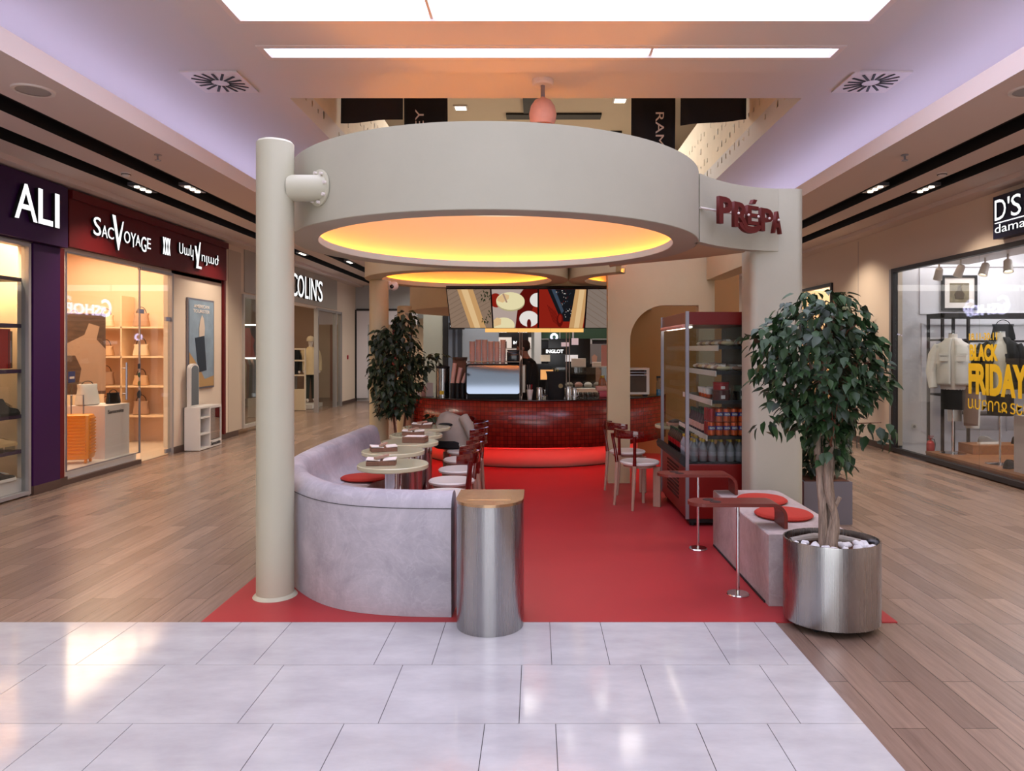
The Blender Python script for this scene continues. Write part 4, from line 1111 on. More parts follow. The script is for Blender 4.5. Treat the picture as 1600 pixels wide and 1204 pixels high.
obj('post', MB().box(.17, .21, -.02, .02, -1.719, -.1), M['black'], t)
text('letters', 'INGLOT', M['sign_white'], (-.16, -.022, .0), (1, 0, 0), .34, .08, t, ext=.003, offset=.05)
t = thing('green_shop', 'green fascia shop with dark windows and two posters, seen over the right of the counter', 'shop front', (1.3, YE-1.0, 0))
obj('fascia', MB().box(-1.15, 2.3, -.03, .1, 1.85, 2.42), mat('dark_green', '16301c', .4), t)
obj('window_panel', MB().box(-1.15, 2.3, .0, .1, .01, 1.85), mat('dark_window', '14161a', .2), t)
obj('mullion', MB().box(-.25, -.2, -.05, 0, .01, 2.4).box(-.62, -.6, -.05, 0, 1.0, 2.4).box(.28, .33, -.05, 0, .01, 1.9).box(-1.15, 1.3, -.05, -.01, 1.88, 1.9), M['framegrey'], t)
obj('grey_pier', MB().box(-1.36, -1.16, -.1, .1, .01, 2.6), M['wall_grey'], t)
obj('lit_emblem', MB().lathe([(.06, 0), (.11, 0), (.11, .02), (.06, .02)], (0, 0, 0), 20, mtx=Matrix.Translation((-.78, -.06, 1.95)) @ Matrix.Rotation(PI/2, 4, 'X'), cap=False), M['sign_lav'], t)
obj('poster', MB().box(.15, .95, -.06, -.04, .6, 1.75), mat('poster_grey', '5c5654', .5), t)
obj('pictured_person', MB().prism([(.18, .6), (.55, .6), (.6, .95), (.5, 1.1), (.46, 1.2), (.48, 1.38), (.4, 1.45), (.32, 1.38), (.33, 1.2), (.22, 1.1)], -.075, -.065, xz), mat('poster_face', '8d6552', .6), t)
obj('pictured_person', MB().prism([(.62, .6), (.95, .6), (.95, 1.1), (.9, 1.3), (.82, 1.5), (.72, 1.48), (.7, 1.3), (.6, 1.1)], -.075, -.065, xz), mat('poster_coat', '9aa2a8', .6), t)
obj('pictured_hair', MB().prism([(.66, 1.35), (.86, 1.3), (.9, 1.5), (.8, 1.62), (.68, 1.55)], -.082, -.077, xz), mat('poster_hair', '5a1518', .6), t)
obj('planter_shrub', leaf_mb((1.1, -.2, 1.55), (.22, .15, .4), 120, .12, 9), M['leaf_d'], t)
t = thing('glass_display_case', 'curved glass display case with pale goods behind the counter', 'display case', (1.1, 15.2, 0))
obj('base', MB().box(-.75, .75, -.35, .35, .01, .78), M['paper'], t)
obj('glass_box', MB().prism([(-.35, .79), (.35, .79), (.35, 1.05), (.0, 1.22), (-.35, 1.22)], -.75, .75, Matrix(((0, 0, 1, 0), (1, 0, 0, 0), (0, 1, 0, 0), (0, 0, 0, 1)))), M['clear'], t)
for k in range(7): obj('goods', MB().lathe([(0, 0), (.08, 0), (.09, .05), (.05, .09), (0, .1)], (-.6+k*.2, .05, .80), 12), [M['paper'], M['cloth_beige'], M['pink']][k % 3], t, True)
obj('goods_on_top', MB().box(-.35, -.05, .0, .2, 1.225, 1.4).box(.1, .45, .05, .2, 1.225, 1.32), M['paper'], t)

# lit sign that hangs behind the kiosk and shows reversed in the shop windows
t = thing('hanging_sign', 'lavender lit two-sided Gshop sign hanging behind the kiosk, seen reversed in both shop windows', 'sign', (0, 17.7, 2.42))
obj('core', MB().box(-.03, .03, -1.1, 1.1, -.06, .5), M['clear'], t)
for s in (-1, 1):
    text('letters', 'G', M['sign_lav'], (s*.035, s*-.95, 0), (0, s*1, 0), .42, .46, t, ext=.01, offset=.02)
    text('letters', 'SHOP', M['sign_lav'], (s*.035, s*-.48, 0.02), (0, s*1, 0), 1.35, .27, t, ext=.01, offset=.02)
obj('hanger_rod', MB().tube([(0, -1, .5), (0, -1, 4.75)], .01, 6).tube([(0, 1, .5), (0, 1, 4.75)], .01, 6), M['alu'], t)
# ================================================================== the kiosk
HB, HT = 2.417, 2.94
M['inner_ochre'] = mat('inner_ochre', 'cba36c', .7)
def column(name, label, x, y, r, top, m, base=True):
    t = thing(name, label, 'column', (x, y, .007), 0, 'cream kiosk columns')
    obj('shaft', MB().lathe([(r, 0), (r, top-.015), (r-.012, top), (0, top)], (0, 0, 0), 48), m, t, True)
    if base: obj('base_bead', MB().lathe([(r, .02), (r+.012, .012), (r+.022, 0.0005)], (0, 0, 0), 48, cap=False), m, t, True)
    return t
column('column', 'tall cream column at the front left corner of the kiosk', -1.69, 4.64, .117, 2.933, M['column'])
# drum 1
def drum(name, label, cx, cy, R, Ri, m, zb=HB, zt=HT, led=True, a0=0, a1=2*PI, group='round canopy drums', seg=128, inner=None):
    t = thing(name, label, 'canopy', (cx, cy, zb), 0, group)
    H = zt-zb
    full = abs(a1-a0-2*PI) < 1e-6
    # outer shell + underside + lip, as one plaster body
    prof = [(Ri+.105, H), (R-.02, H), (R, H-.004), (R, .004), (R-.004, 0), (Ri+.004, 0), (Ri, .004), (Ri, .058), (Ri+.02, .058), (Ri+.02, .012), (Ri+.085, .012), (Ri+.085, .02)]
    outer = MB().lathe(prof, (0, 0, 0), seg, a0, a1, cap=False)
    obj('plaster_ring', outer, m, t, True)
    obj('inner_wall', MB().lathe([(Ri+.085, .02), (Ri+.085, H), (Ri+.1045, H), (Ri+.1045, .02), (Ri+.085, .02)], (0, 0, 0), seg, a0, a1, cap=False), M['inner_ochre'], t, True)
    if led:
        e_ = 0 if full else .05
        obj('led_strip', MB().lathe([(Ri+.03, .016), (Ri+.055, .016), (Ri+.055, .024), (Ri+.03, .024), (Ri+.03, .016)], (0, 0, 0), seg, a0+e_, a1-e_, cap=False), M['led_warm'], t)
    if not full:
        for q in (a0, a1-.008): obj('end_panel', MB().lathe([(R-.001, .001), (R-.001, H), (Ri+.001, H), (Ri+.001, .001), (R-.001, .001)], (0, 0, 0), 1, q, q+.008, cap=False), m, t)
    return t
drum('canopy_drum', 'large plaster drum canopy at the front of the kiosk, glowing orange inside', -.31, 5.78, 1.58, 1.385, M['plaster'])
drum('canopy_drum', 'smaller plaster drum behind the large one, on the left', -.82, 8.58, 1.2, 1.0, M['plaster_w'])
# third drum is cut off by the arched wall
a = math.radians
drum('canopy_drum', 'partial plaster drum behind the large one, on the right, ending at the arched wall', 1.585, 8.58, 1.2, 1.0, M['plaster_w'], a0=a(128), a1=a(232))
# pipe between column and drum
t = thing('pipe_connector', 'cream pipe with bolted flange joining the left column to the drum canopy', 'pipe', (-1.574, 4.64, 2.64))
tm = Matrix.Rotation(PI/2, 4, 'Y')
obj('pipe', MB().lathe([(.085, -.02), (.085, .25)], (0, 0, 0), 32, mtx=tm, cap=False), M['column'], t, True)
nv = Vector((-.69, -.724, 0)).normalized()
fm = Matrix.Translation(Vector((-.31, 5.78, 0))+Vector((nv.x, nv.y, 0))*1.5805-Vector((-1.574, 4.64, 0))) @ nv.to_track_quat('Z', 'Y').to_matrix().to_4x4()
obj('flange', MB().lathe([(.0, .0), (.118, .0), (.118, .010), (.112, .014), (0, .014)], (0, 0, 0), 40, mtx=fm), M['column'], t, True)
for k in range(8):
    q = 2*PI*k/8+.2
    obj('bolt', MB().lathe([(.011, .0142), (.011, .032), (.0, .034)], (.098*math.cos(q), .098*math.sin(q), 0), 8, mtx=fm), M['lampwhite'], t)
# S-curved fascia and right pier
PLS = M['plaster']
path = [(1.245, 5.46), (1.34, 5.575), (1.44, 5.68), (1.58, 5.80), (1.74, 5.90), (1.90, 5.965), (2.02, 5.985)]
outer = path
inner = [(x-.03, y+.08) for x, y in path][::-1]
t = thing('curved_fascia', 'concave plaster fascia carrying the red sign, between the drum and right pier', 'fascia', (0, 0, 0))
obj('front_panel', MB().prism(outer+inner, HB, HT-.002), PLS, t, True)
arc = []
for k in range(0, 13):
    q = a(-2+k*62/12)
    arc.append((-.31+1.585*math.cos(q), 5.78+1.585*math.sin(q)))
under = [(1.262, 5.55), (1.34, 5.60), (1.44, 5.72), (1.58, 5.84), (1.74, 5.94), (1.77, 6.10), (1.49, 6.46), (1.255, 6.66), (.90, 6.96), (.74, 7.2)]
arc2 = [(-.31+1.585*math.cos(a(q)), 5.78+1.585*math.sin(a(q))) for q in (50, 40, 30, 20, 10, 0, -6)]
obj('underside', MB().prism(under+arc2, HB+.004, HB+.04), M['plaster_w'], t)
def rrect(x0, x1, y0, y1, r, n=6):
    pts = []
    for cx, cy, s in ((x1-r, y0+r, -90), (x1-r, y1-r, 0), (x0+r, y1-r, 90), (x0+r, y0+r, 180)):
        for k in range(n+1):
            q = a(s+90*k/n); pts.append((cx+r*math.cos(q), cy+r*math.sin(q)))
    return pts
tag(obj('pier', MB().prism(rrect(1.80, 2.24, 5.99, 6.33, .06), .007, HT), PLS, smooth=True), 'thick plaster pier at the right of the kiosk, behind the tree', 'pier')
# beam and arched wall
tag(obj('plaster_beam', MB().box(2.02, 2.22, 6.34, 8.50, HB, HT), M['plaster_w']), 'plaster beam running back from the right pier to the arched wall', 'beam')
def arch_wall():
    X0, X1, Y0, Y1 = .85, 2.12, 8.52, 8.66
    ox0, ox1, zt, r = 1.115, 1.93, 2.12, .42
    pts = [(X0, .007), (ox0, .007), (ox0, zt-r)]
    for k in range(1, 13):
        q = a(180-90*k/12); pts.append((ox0+r+r*math.cos(q), zt-r+r*math.sin(q)))
    pts += [(ox1, zt), (ox1, .007), (X1, .007), (X1, HT), (X0, HT)]
    mb = MB()
    mb.prism(pts, Y0, Y1, Matrix(((1, 0, 0, 0), (0, 0, 1, 0), (0, 1, 0, 0), (0, 0, 0, 1))))
    o = obj('arched_wall', mb, M['plaster_w'])
    tag(o, 'tan plaster wall with an arched opening behind the fridge', 'wall')
arch_wall()
tag(obj('niche_wall', MB().prism([(1.30, 11.1), (3.0, 10.6), (3.0, 10.75), (1.30, 11.25)], .007, 2.9), M['orange_wall']), 'ochre back wall seen through the arched opening', 'wall')
column('column', 'cream column at the back left of the kiosk, behind the shrub', -1.87, 8.52, .112, HB-.007, M['plaster_w'])
column('column', 'cream column just left of the tiled counter, behind the shrub', -1.83, 9.95, .10, 2.19, M['plaster_w'])
# rear canopy above counter
t = thing('rear_canopy', 'plaster bulkhead drum above the coffee counter with ochre underside', 'canopy', (-.05, 11.80, 2.2))
obj('plaster_ring', MB().lathe([(2.0, .72), (2.0, 0), (1.4, 0), (1.4, .72), (2.0, .72)], (0, 0, 0), 96, cap=False), M['plaster_w'], t, True)
obj('soffit_disc', MB().lathe([(0, .05), (1.42, .05), (1.42, .08), (0, .08)], (0, 0, 0), 64), M['orange_wall'], t)
t = thing('dome_camera', 'small white security camera under the left rear drum', 'camera', (-1.72, 8.62, HB))
obj('bracket', MB().box(-.09, -.03, -.03, .03, -.10, 0), M['white'], t)
obj('housing', MB().ellipsoid((.01, -.01, -.06), .055, .055, .055), M['white'], t, True)
obj('lens', MB().ellipsoid((-.005, -.055, -.07), .025, .018, .025), M['black_gloss'], t, True)
# globe lamp on the ceiling
t = thing('globe_lamp', 'pink plaster globe spotlight hanging from a round mount above the drum', 'ceiling lamp', (.07, 7.75, CZ))
obj('ceiling_mount', MB().lathe([(.115, 0), (.115, -.04), (.10, -.055), (0, -.055)], (0, 0, 0), 32), M['lampwhite'], t, True)
obj('stem', MB().cyl(0, 0, -.2, -.05, .024, seg=16), M['alu'], t)
obj('shade', MB().lathe([(.024, -.18), (.03, -.19), (.09, -.22), (.13, -.28), (.148, -.36), (.14, -.43), (.12, -.48), (.11, -.48), (.12, -.42), (.0, -.40)], (0, 0, 0), 32), M['clay'], t, True)
# red sign
t = thing('cafe_sign', 'dark red chunky PRÉPA lettering threaded on a cream rod before the curved fascia', 'sign', (1.245, 5.455, 0))
dx = Vector((.74, .52, 0)).normalized()
SR = mat('sign_red', '560f0c', .5)
ang = math.atan2(dx.y, dx.x)
o0 = dx*.135+Vector((0.02, -.055, 0))
sg = [('P', 0, .16, 2.558, .208), ('E', .335, .145, 2.585, .15), ('P', .50, .165, 2.548, .185), ('A', .655, .12, 2.545, .18)]
for ch, s0, w_, z0, h_ in sg:
    text('letters', ch, SR, o0+dx*s0+Vector((0, 0, z0)), dx, w_*.94, h_, t, ext=.03, offset=.028)
text('letters', 'R', SR, o0+dx*.175+Vector((0, 0, 2.55)), dx, .18, .195, t, ext=.03, offset=.028)
am = MB(); mt = Matrix.Translation(o0+dx*.40+Vector((0, 0, 2.755))) @ Matrix.Rotation(ang, 4, 'Z') @ xz
am.prism([(0, 0), (.04, 0), (.065, .035), (.02, .035)], -.02, .015, mt)
obj('accent', am, SR, t)
sw = MB(); mt = Matrix.Translation(o0+dx*.37+Vector((0, 0, 2.60))) @ Matrix.Rotation(ang, 4, 'Z') @ xz
sp = [(.14*math.cos(a(q)), .085*math.sin(a(q))) for q in range(190, 351, 16)]+[(.10*math.cos(a(q))+.0, .03*math.sin(a(q))-.0) for q in range(350, 189, -16)]
sw.prism(sp, -.028, .0, mt)
obj('swash', sw, SR, t)
obj('rod', MB().tube([(0, 0, 2.675), tuple(dx*.9+Vector((0, 0, 2.665)))], .009, 10), M['lampwhite'], t, True)
for s0 in (.28, .40, .52, .66, .78):
    obj('bead', MB().ellipsoid(tuple(o0+dx*(s0-.05)+Vector((0.01, -.036, 2.655))), .01, .01, .01, 10, 8), M['lampwhite'], t, True)

# --------------------------------------------------------------- counter
CX, CY, CR = -.05, 11.32, 2.12
def arc_panel(r, z0, z1, a0, a1, n=64, uv=True, name='tiled_front', m=None, parent=None, thick=.05):
    bm = bmesh.new(); uvl = bm.loops.layers.uv.new('UVMap')
    cols = []
    for i in range(n+1):
        q = a0+(a1-a0)*i/n
        c_, s_ = math.cos(q), math.sin(q)
        cols.append([bm.verts.new((r*c_, r*s_, z0)), bm.verts.new((r*c_, r*s_, z1)), bm.verts.new(((r-thick)*c_, (r-thick)*s_, z1)), bm.verts.new(((r-thick)*c_, (r-thick)*s_, z0))])
    for i in range(n):
        A, B = cols[i], cols[i+1]
        u0, u1 = r*(a1-a0)*i/n, r*(a1-a0)*(i+1)/n
        for j in range(4):
            k = (j+1) % 4
            f = bm.faces.new((A[j], B[j], B[k], A[k]))
            vz = [z0, z1, z1, z0]
            for lp, uvc in zip(f.loops, ((u0, vz[j]), (u1, vz[j]), (u1, vz[k]), (u0, vz[k]))): lp[uvl].uv = uvc
            f.smooth = (j in (0, 2))
    bm.faces.new(cols[0]); bm.faces.new(cols[-1][::-1])
    bmesh.ops.recalc_face_normals(bm, faces=bm.faces)
    me = bpy.data.meshes.new(name); bm.to_mesh(me); bm.free(); me.materials.append(m)
    o = bpy.data.objects.new(name, me); COL.objects.link(o); o.parent = parent
    return o
t = thing('coffee_counter', 'curved coffee counter faced in small dark red tiles, glowing red beneath', 'counter', (CX, CY, 0))
A0, A1 = a(197), a(336)
arc_panel(CR, .325, .925, A0, A1, 96, name='tiled_front', m=M['mosaic'], parent=t)
arc_panel(CR+.005, .926, .945, A0, A1, 96, name='worktop', m=M['worktop'], parent=t, thick=.78)
arc_panel(CR-.42, .012, .33, A0, A1, 96, name='plinth', m=mat('red_plinth', 'e8a898', .5), parent=t)
arc_panel(CR-.40, .007, .016, A0, A1, 96, name='plinth_edge', m=M['black'], parent=t, thick=.03)
arc_panel(CR-.04, .318, .326, A0, A1, 64, name='overhang', m=M['black'], parent=t, thick=.42)
arc_panel(CR-.12, .306, .316, A0, A1, 64, name='led_strip', m=M['led_red'], parent=t, thick=.02)
CT = .946
def on_counter(px, dy=.3):
    pass
# row of four tilted screens showing a view down on a cafe
t = thing('menu_screens', 'row of four tilted screens above the counter showing tables from above', 'screen', (0, 0, 0))
yt, yb, zt, zb = 8.95, 9.45, 2.355, 1.872
dirv = Vector((0, yb-yt, zb-zt)); nrm = Vector((0, -(yt-yb)*-1, 0))
LN = dirv.length; dvn = dirv.normalized(); nrm = Vector((0, dvn.z, -dvn.y))
rotm = Matrix(((1, 0, 0, 0), (0, dvn.y, nrm.y, yt), (0, dvn.z, nrm.z, zt), (0, 0, 0, 1)))
xsb = [-1.13, -.57, .025, .635, 1.25]
def SP(cx, cy):
    """picture coordinates (0..1250, 0..275) to panel plane"""
    return (-1.134+cx*.001643, (cy)/275*LN)
screen_parts = []
def pic(i, pts, m, lay, nm='picture_area'):
    x0, x1 = xsb[i]+.01, xsb[i+1]-.01
    P = [SP(*q) for q in pts]
    def clip(P, ax, val, keep_less):
        out = []
        for k in range(len(P)):
            A, B = P[k], P[(k+1) % len(P)]
            ia = (A[ax] <= val) if keep_less else (A[ax] >= val); ib = (B[ax] <= val) if keep_less else (B[ax] >= val)
            if ia: out.append(A)
            if ia != ib:
                u = (val-A[ax])/(B[ax]-A[ax]); out.append((A[0]+(B[0]-A[0])*u, A[1]+(B[1]-A[1])*u))
        return out
    for ax, val, kl in ((0, x0, False), (0, x1, True), (1, .012, False), (1, LN-.012, True)):
        P = clip(P, ax, val, kl)
        if len(P) < 3: return
    mb = MB(); z = .0005+lay*.0008
    mb.bm.faces.new([mb.bm.verts.new(rotm @ Vector((q[0], q[1], z))) for q in P])
    screen_parts.append((mb, m))
    obj(nm, mb, m, frames[i])
def el(cx, cy, rx, ry, n=28): return [(cx+rx*math.cos(2*PI*k/n), cy+ry*math.sin(2*PI*k/n)) for k in range(n)]
def em(name, c, s=.85): return emis('screen_'+name, c, s)
sw_, stn, stn2, srd, sdk = em('wood', '8c7462'), em('tan', 'c79a66'), em('tan_light', 'e0bc8a'), em('red', '8a2015'), em('dark', '17181c')
scr, swh, scn, slf, sgr, sdr = em('cream', 'e8dcae'), em('white', 'e8e2dc'), em('concrete', 'b3a097'), em('leaf', '1d2a16'), em('slate', '3a4656'), em('deep_red', '5a100c')
swd = em('wood_dark', '6f5a4b')
frames = []
for i in range(4):
    x0, x1 = xsb[i], xsb[i+1]
    _f = obj('panel_frame', MB().box(x0, x1, 0, LN, -.05, -.001, rotm), M['black'], t); frames.append(_f)
full = [(-50, -50), (1300, -50), (1300, 330), (-50, 330)]
pic(0, full, sw_, 0, 'picture_ground'); pic(1, full, srd, 0, 'picture_ground'); pic(2, full, srd, 0, 'picture_ground'); pic(3, full, em('wood_grey', '83746a'), 0, 'picture_ground')
for k in range(9): pic(0, [(0, 20+k*32), (330, -140+k*32), (330, -137+k*32), (0, 23+k*32)], swd, 1)
for k in range(8): pic(3, [(1080, -80+k*40), (1260, 20+k*40), (1260, 23+k*40), (1080, -77+k*40)], swd, 1)
pic(0, [(85, -5), (205, -5), (290, 280), (165, 280)], stn, 2); pic(0, [(115, -5), (165, -5), (245, 280), (200, 280)], stn2, 3)
rnd = random.Random(2)
for k in range(34):
    cx, cy = (rnd.uniform(262, 340), rnd.uniform(0, 75)) if k < 20 else (rnd.uniform(255, 340), rnd.uniform(140, 230))
    q = rnd.uniform(.6, 2.2); pic(0, [(cx, cy), (cx+9*math.cos(q)-4, cy+9*math.sin(q)), (cx+22*math.cos(q), cy+22*math.sin(q)), (cx+9*math.cos(q)+5, cy+9*math.sin(q)-3)], slf, 4, 'picture_leaf')
pic(1, [(320, -5), (605, -5), (560, 40), (520, 280), (330, 280)], scn, 1)
pic(1, [(560, 40), (520, 280), (600, 280), (720, -5), (600, -5)], sdr, 2)
pic(1, el(378, 78, 50, 48), srd, 3)
pic(1, el(490, 92, 110, 60), em('rim', 'b3a880'), 4); pic(1, el(490, 82, 110, 60), scr, 5)
pic(1, [(390, 60), (440, 30), (482, 42), (478, 66), (430, 92), (388, 80)], stn2, 6); pic(1, [(430, 34), (442, 30), (468, 90), (456, 92)], em('card', 'a98a76'), 7)
pic(1, el(432, 262, 85, 55), em('rim2', 'b3a880'), 4); pic(1, el(432, 250, 85, 55), scr, 5)
pic(1, [(350, 215), (378, 195), (412, 205), (408, 245), (352, 262)], stn2, 6)
pic(1, el(700, 75, 60, 48), swh, 5); pic(1, el(632, 205, 76, 56), swh, 5); pic(1, el(632, 240, 17, 34), sdr, 6)
pic(2, [(770, -5), (1000, -5), (955, 225), (890, 225)], sdk, 1); pic(2, [(800, -5), (830, -5), (905, 150), (890, 170)], sgr, 2)
for k in range(60):
    cx, cy = rnd.uniform(835, 970), rnd.uniform(5, 200)
    if cx < 830+(cy)*.45: continue
    pic(2, el(cx, cy, rnd.uniform(2, 5), rnd.uniform(2, 4), 6), [sgr, swh, scn, sdr][k % 4], 3, 'picture_speck')
for k in range(6): pic(2, [(775+k*12, 110+k*8), (779+k*12, 110+k*8), (830+k*12, 230+k*8), (826+k*12, 230+k*8)], sdr, 2)
pic(2, el(877, 215, 26, 48), sdr, 4); pic(2, el(877, 205, 14, 30), srd, 5)
pic(2, [(990, -5), (1085, -5), (1060, 280), (950, 280)], stn, 4); pic(2, [(1020, -5), (1060, -5), (1030, 280), (990, 280)], stn2, 5)
obj('suspension_rod', MB().tube([(-.9, 9.25, 2.15), (-.9, 9.38, 2.22)], .01, 6).tube([(.9, 9.25, 2.15), (.9, 9.38, 2.22)], .01, 6), M['black'], t)
t = thing('light_box', 'warm glowing strip of three fabric light boxes under the mirrored panels', 'light box', (0, 9.57, 0))
for i in range(3):
    x0 = -.68+i*.437
    obj('box', MB().box(x0, x0+.433, -.04, .04, 1.825, 1.905), M['lightbox'], t)
for x in (-.22, -.19, .40, .44):
    obj('rod', MB().cyl(x, -.03, CT, 1.8245, .006, seg=8), M['cloth_beige'], t)
obj('top_rail', MB().box(-.68, .63, -.045, .045, 1.906, 1.915), M['black'], t)

# espresso machine
t = thing('espresso_machine', 'large espresso machine with mirror-polished back panel on the counter', 'espresso machine', (-.575, 9.62, CT))
obj('body', MB().box(-.38, .38, 0, .42, .04, .45, bev=.03), M['black'], t, True)
obj('foot', MB().box(-.36, .36, .05, .4, 0.0005, .04), M['black'], t)
fp = MB(); pts = [(x, z) for x, z in rrect(-.355, .355, .055, .435, .035, 4)]
fp.prism(pts, -.012, -.001, Matrix.Translation((0, -.05, .0)) @ Matrix.Rotation(-.12, 4, 'X') @ xz)
o = obj('polished_panel', fp, M['polished'], t, True)
obj('cup_rail', MB().tube([(-.36, .02, .48), (.36, .02, .48), (.36, .40, .48), (-.36, .40, .48), (-.36, .02, .48)], .006, 6), M['chrome'], t)
obj('side_panel', MB().box(.381, .43, .02, .4, .06, .44, bev=.01), mat('machine_side', '8d8276', .3, .6), t)
t2 = thing('bean_hopper', 'black bean hopper box standing on the espresso machine', 'hopper', (-.31, 9.82, CT+.452))
obj('box', MB().box(-.09, .09, -.1, .1, 0, .17, bev=.02), M['black_gloss'], t2, True)
obj('lid', MB().box(-.085, .085, -.09, .09, .171, .19, bev=.005), M['black'], t2)
# cups on top, six stacks
cp = MB().lathe([(.026, 0), (.032, .02), (.0345, .084), (.041, .086), (.041, .094), (.037, .094), (.034, .03), (0, .01)], (0, 0, 0), 16)
cup_me = None
for s in range(6):
    n = 10+[0, 1, 1, 0, 0, 1][s]
    for k in range(n):
        lab = '%s paper cup from the bottom, %s stack from the left on the espresso machine' % (ORD[k], ORD[s])
        loc = (-.875+s*.084, 9.80, CT+.4515+k*.0235)
        if cup_me is None:
            o = obj('paper_cup', cp, M['cup'], None, True); cup_me = o.data; o.location = loc
        else:
            o = bpy.data.objects.new('paper_cup', cup_me); COL.objects.link(o); o.location = loc
        tag(o, lab, 'paper cup', 'stacked paper cups on the espresso machine')
t = thing('steel_canister', 'tall brushed steel canister at the left of the counter', 'canister', (-1.30, 9.95, CT))
obj('body', MB().lathe([(.095, 0), (.095, .385), (.09, .39)], (0, 0, 0), 32), M['steel'], t, True)
obj('lid', MB().lathe([(.098, .391), (.098, .41), (.06, .425), (0, .43)], (0, 0, 0), 32), M['black'], t, True)
obj('yellow_sticker', MB().box(-.03, .03, -.099, -.096, .03, .08), M['yellow'], t)
t = thing('sleeve_dispenser', 'tall brown card dispenser with leaning paper sleeves beside the canister', 'dispenser', (-1.07, 10.05, CT))
obj('box', MB().box(-.09, .09, -.06, .06, 0, .50), M['kraft'], t)
obj('rim', MB().lathe([(.10, .501), (.105, .51), (.105, .54), (0, .54)], (0, 0, 0), 20), M['brownbase'], t, True)
for i, (x, h_) in enumerate(((-1.14, .46), (-1.07, .40), (-1.0, .32))):
    g = thing('cup_dispenser', '%s of the three black tubes of paper cups left of the espresso machine' % ['leftmost', 'middle', 'rightmost'][i], 'cup dispenser', (x, 9.74, CT), 0, 'cup dispenser tubes')
    obj('tube', MB().cyl(0, 0, 0, .19, .032, seg=14), M['black'], g)
    obj('cup_column', MB().tube([(0, 0, .191), (.03+.01*i, .02, h_)], [.027, .03], 12), M['cup'], g, True)
for i, (x, h_, m, lab) in enumerate(((-1.66, .11, M['white'], 'small white jar'), (-1.58, .15, M['pink'], 'pink jar'), (-1.50, .13, M['cloth_beige'], 'beige jar'))):
    g = thing('counter_jar', lab+' at the left end of the counter, behind the shrub', 'jar', (x, 10.05, CT), 0, 'jars at the counter end')
    obj('body', MB().lathe([(.03, 0), (.033, .01), (.033, h_*.8), (.022, h_*.86), (.022, h_)], (0, 0, 0), 14), m, g, True)
    obj('lid', MB().cyl(0, 0, h_, h_+.012, .025, seg=14), M['brownbase'], g)
t = thing('menu_holder', 'upright grey card holder near the left end of the counter', 'menu holder', (-1.47, 9.88, CT))
obj('card', MB().box(-.045, .045, -.005, .005, .0, .19, Matrix.Rotation(-.15, 4, 'X')), M['framegrey'], t)
obj('foot', MB().box(-.05, .05, -.01, .05, 0, .008), M['alu'], t)
t = thing('straw_cup', 'white paper cup of straws on the counter right of the espresso machine', 'cup', (-.085, 9.34, CT))
obj('cup', MB().lathe([(.028, 0), (.042, .12), (.044, .125), (.038, .125), (.026, .005)], (0, 0, 0), 20, cap=False), M['white'], t, True)
obj('cup_base', MB().cyl(0, 0, .001, .006, .028, seg=18), M['white'], t)
for i, (x, y) in enumerate(((-.02, 0), (.015, .01), (0, -.015), (.02, -.01))): obj('straw', MB().tube([(x*.5, y*.5, .01), (x*1.5, y*1.5, .19)], .004, 6), [M['paper'], M['can_red'], M['paper'], M['can_red']][i], t)
def pitcher(x, y, h_, r, lab):
    t = thing('steel_pitcher', lab, 'pitcher', (x, y, CT), 0, 'steel pitchers on the counter')
    obj('body', MB().lathe([(r*.95, 0), (r, h_*.2), (r*.9, h_*.75), (r*.93, h_), (r*.88, h_), (r*.85, h_*.7), (r*.9, .01), (0, .008)], (0, 0, 0), 22), M['chrome'], t, True)
    obj('handle', MB().tube([(r*.9, 0, h_*.85), (r*1.6, 0, h_*.8), (r*1.6, 0, h_*.3), (r*.95, 0, h_*.2)], .006, 6), M['chrome'], t, True)
pitcher(.04, 9.4, .15, .045, 'steel milk pitcher beside the cup of straws')
pitcher(.42, 9.42, .16, .04, 'taller steel pitcher right of the black coffee bag')
pitcher(.50, 9.45, .14, .035, 'smaller steel pitcher, second right of the black coffee bag')
t = thing('coffee_bag', 'large black coffee bag standing on the counter under the light box', 'coffee bag', (.26, 9.48, CT))
rg = []
for z, a_, b_ in ((0, .105, .06), (.05, .115, .07), (.2, .115, .065), (.3, .12, .03), (.36, .13, .012)):
    rg.append([(a_*(1+.05*math.sin(q*5+z*30))*math.cos(q), b_*math.sin(q), z) for q in [2*PI*k/24 for k in range(24)]])
obj('bag', MB().loft(rg), M['cloth_black'], t, True)
obj('label_patch', MB().lathe([(0, 0), (.03, 0), (.03, .003), (0, .003)], (0, 0, 0), 18, mtx=Matrix.Translation((.06, -.07, .17)) @ Matrix.Rotation(PI/2, 4, 'X')), mat('gold_label', '8a7a4a', .5), t)
gp = None
for i in range(9):
    x = .56+(i % 5)*.065+(.03 if i >= 5 else 0); y = 9.55+(.09 if i >= 5 else 0)
    lab = '%s small glass from the left in the %s row right of the coffee bag' % (ORD[i % 5], 'front' if i < 5 else 'back')
    if gp is None:
        gp = thing('small_glass', lab, 'glass', (x, y, CT), 0, 'small glasses on the counter')
        obj('tumbler', MB().lathe([(.022, 0), (.027, .075), (.024, .075), (.02, .006), (0, .006)], (0, 0, 0), 14), M['clear'], gp, True)
        obj('dark_contents', MB().cyl(0, 0, .007, .05, .0195, seg=12), M['kraft'], gp)
    else: dup(gp, (x, y, CT), 0, lab)
t = thing('pastry_box', 'pink pastry box at the right of the counter, against the arched wall pier', 'box', (.93, 9.75, CT))
obj('box', MB().box(-.09, .09, -.07, .07, 0, .09, bev=.012), mat('hot_pink', 'c8505c', .5), t, True)
obj('lid', MB().box(-.12, .10, -.08, .08, .091, .15, bev=.008), M['pink'], t, True)
t = thing('pink_card', 'blank pink card on a thin stand above the pink pastry box', 'card', (.98, 9.93, CT))
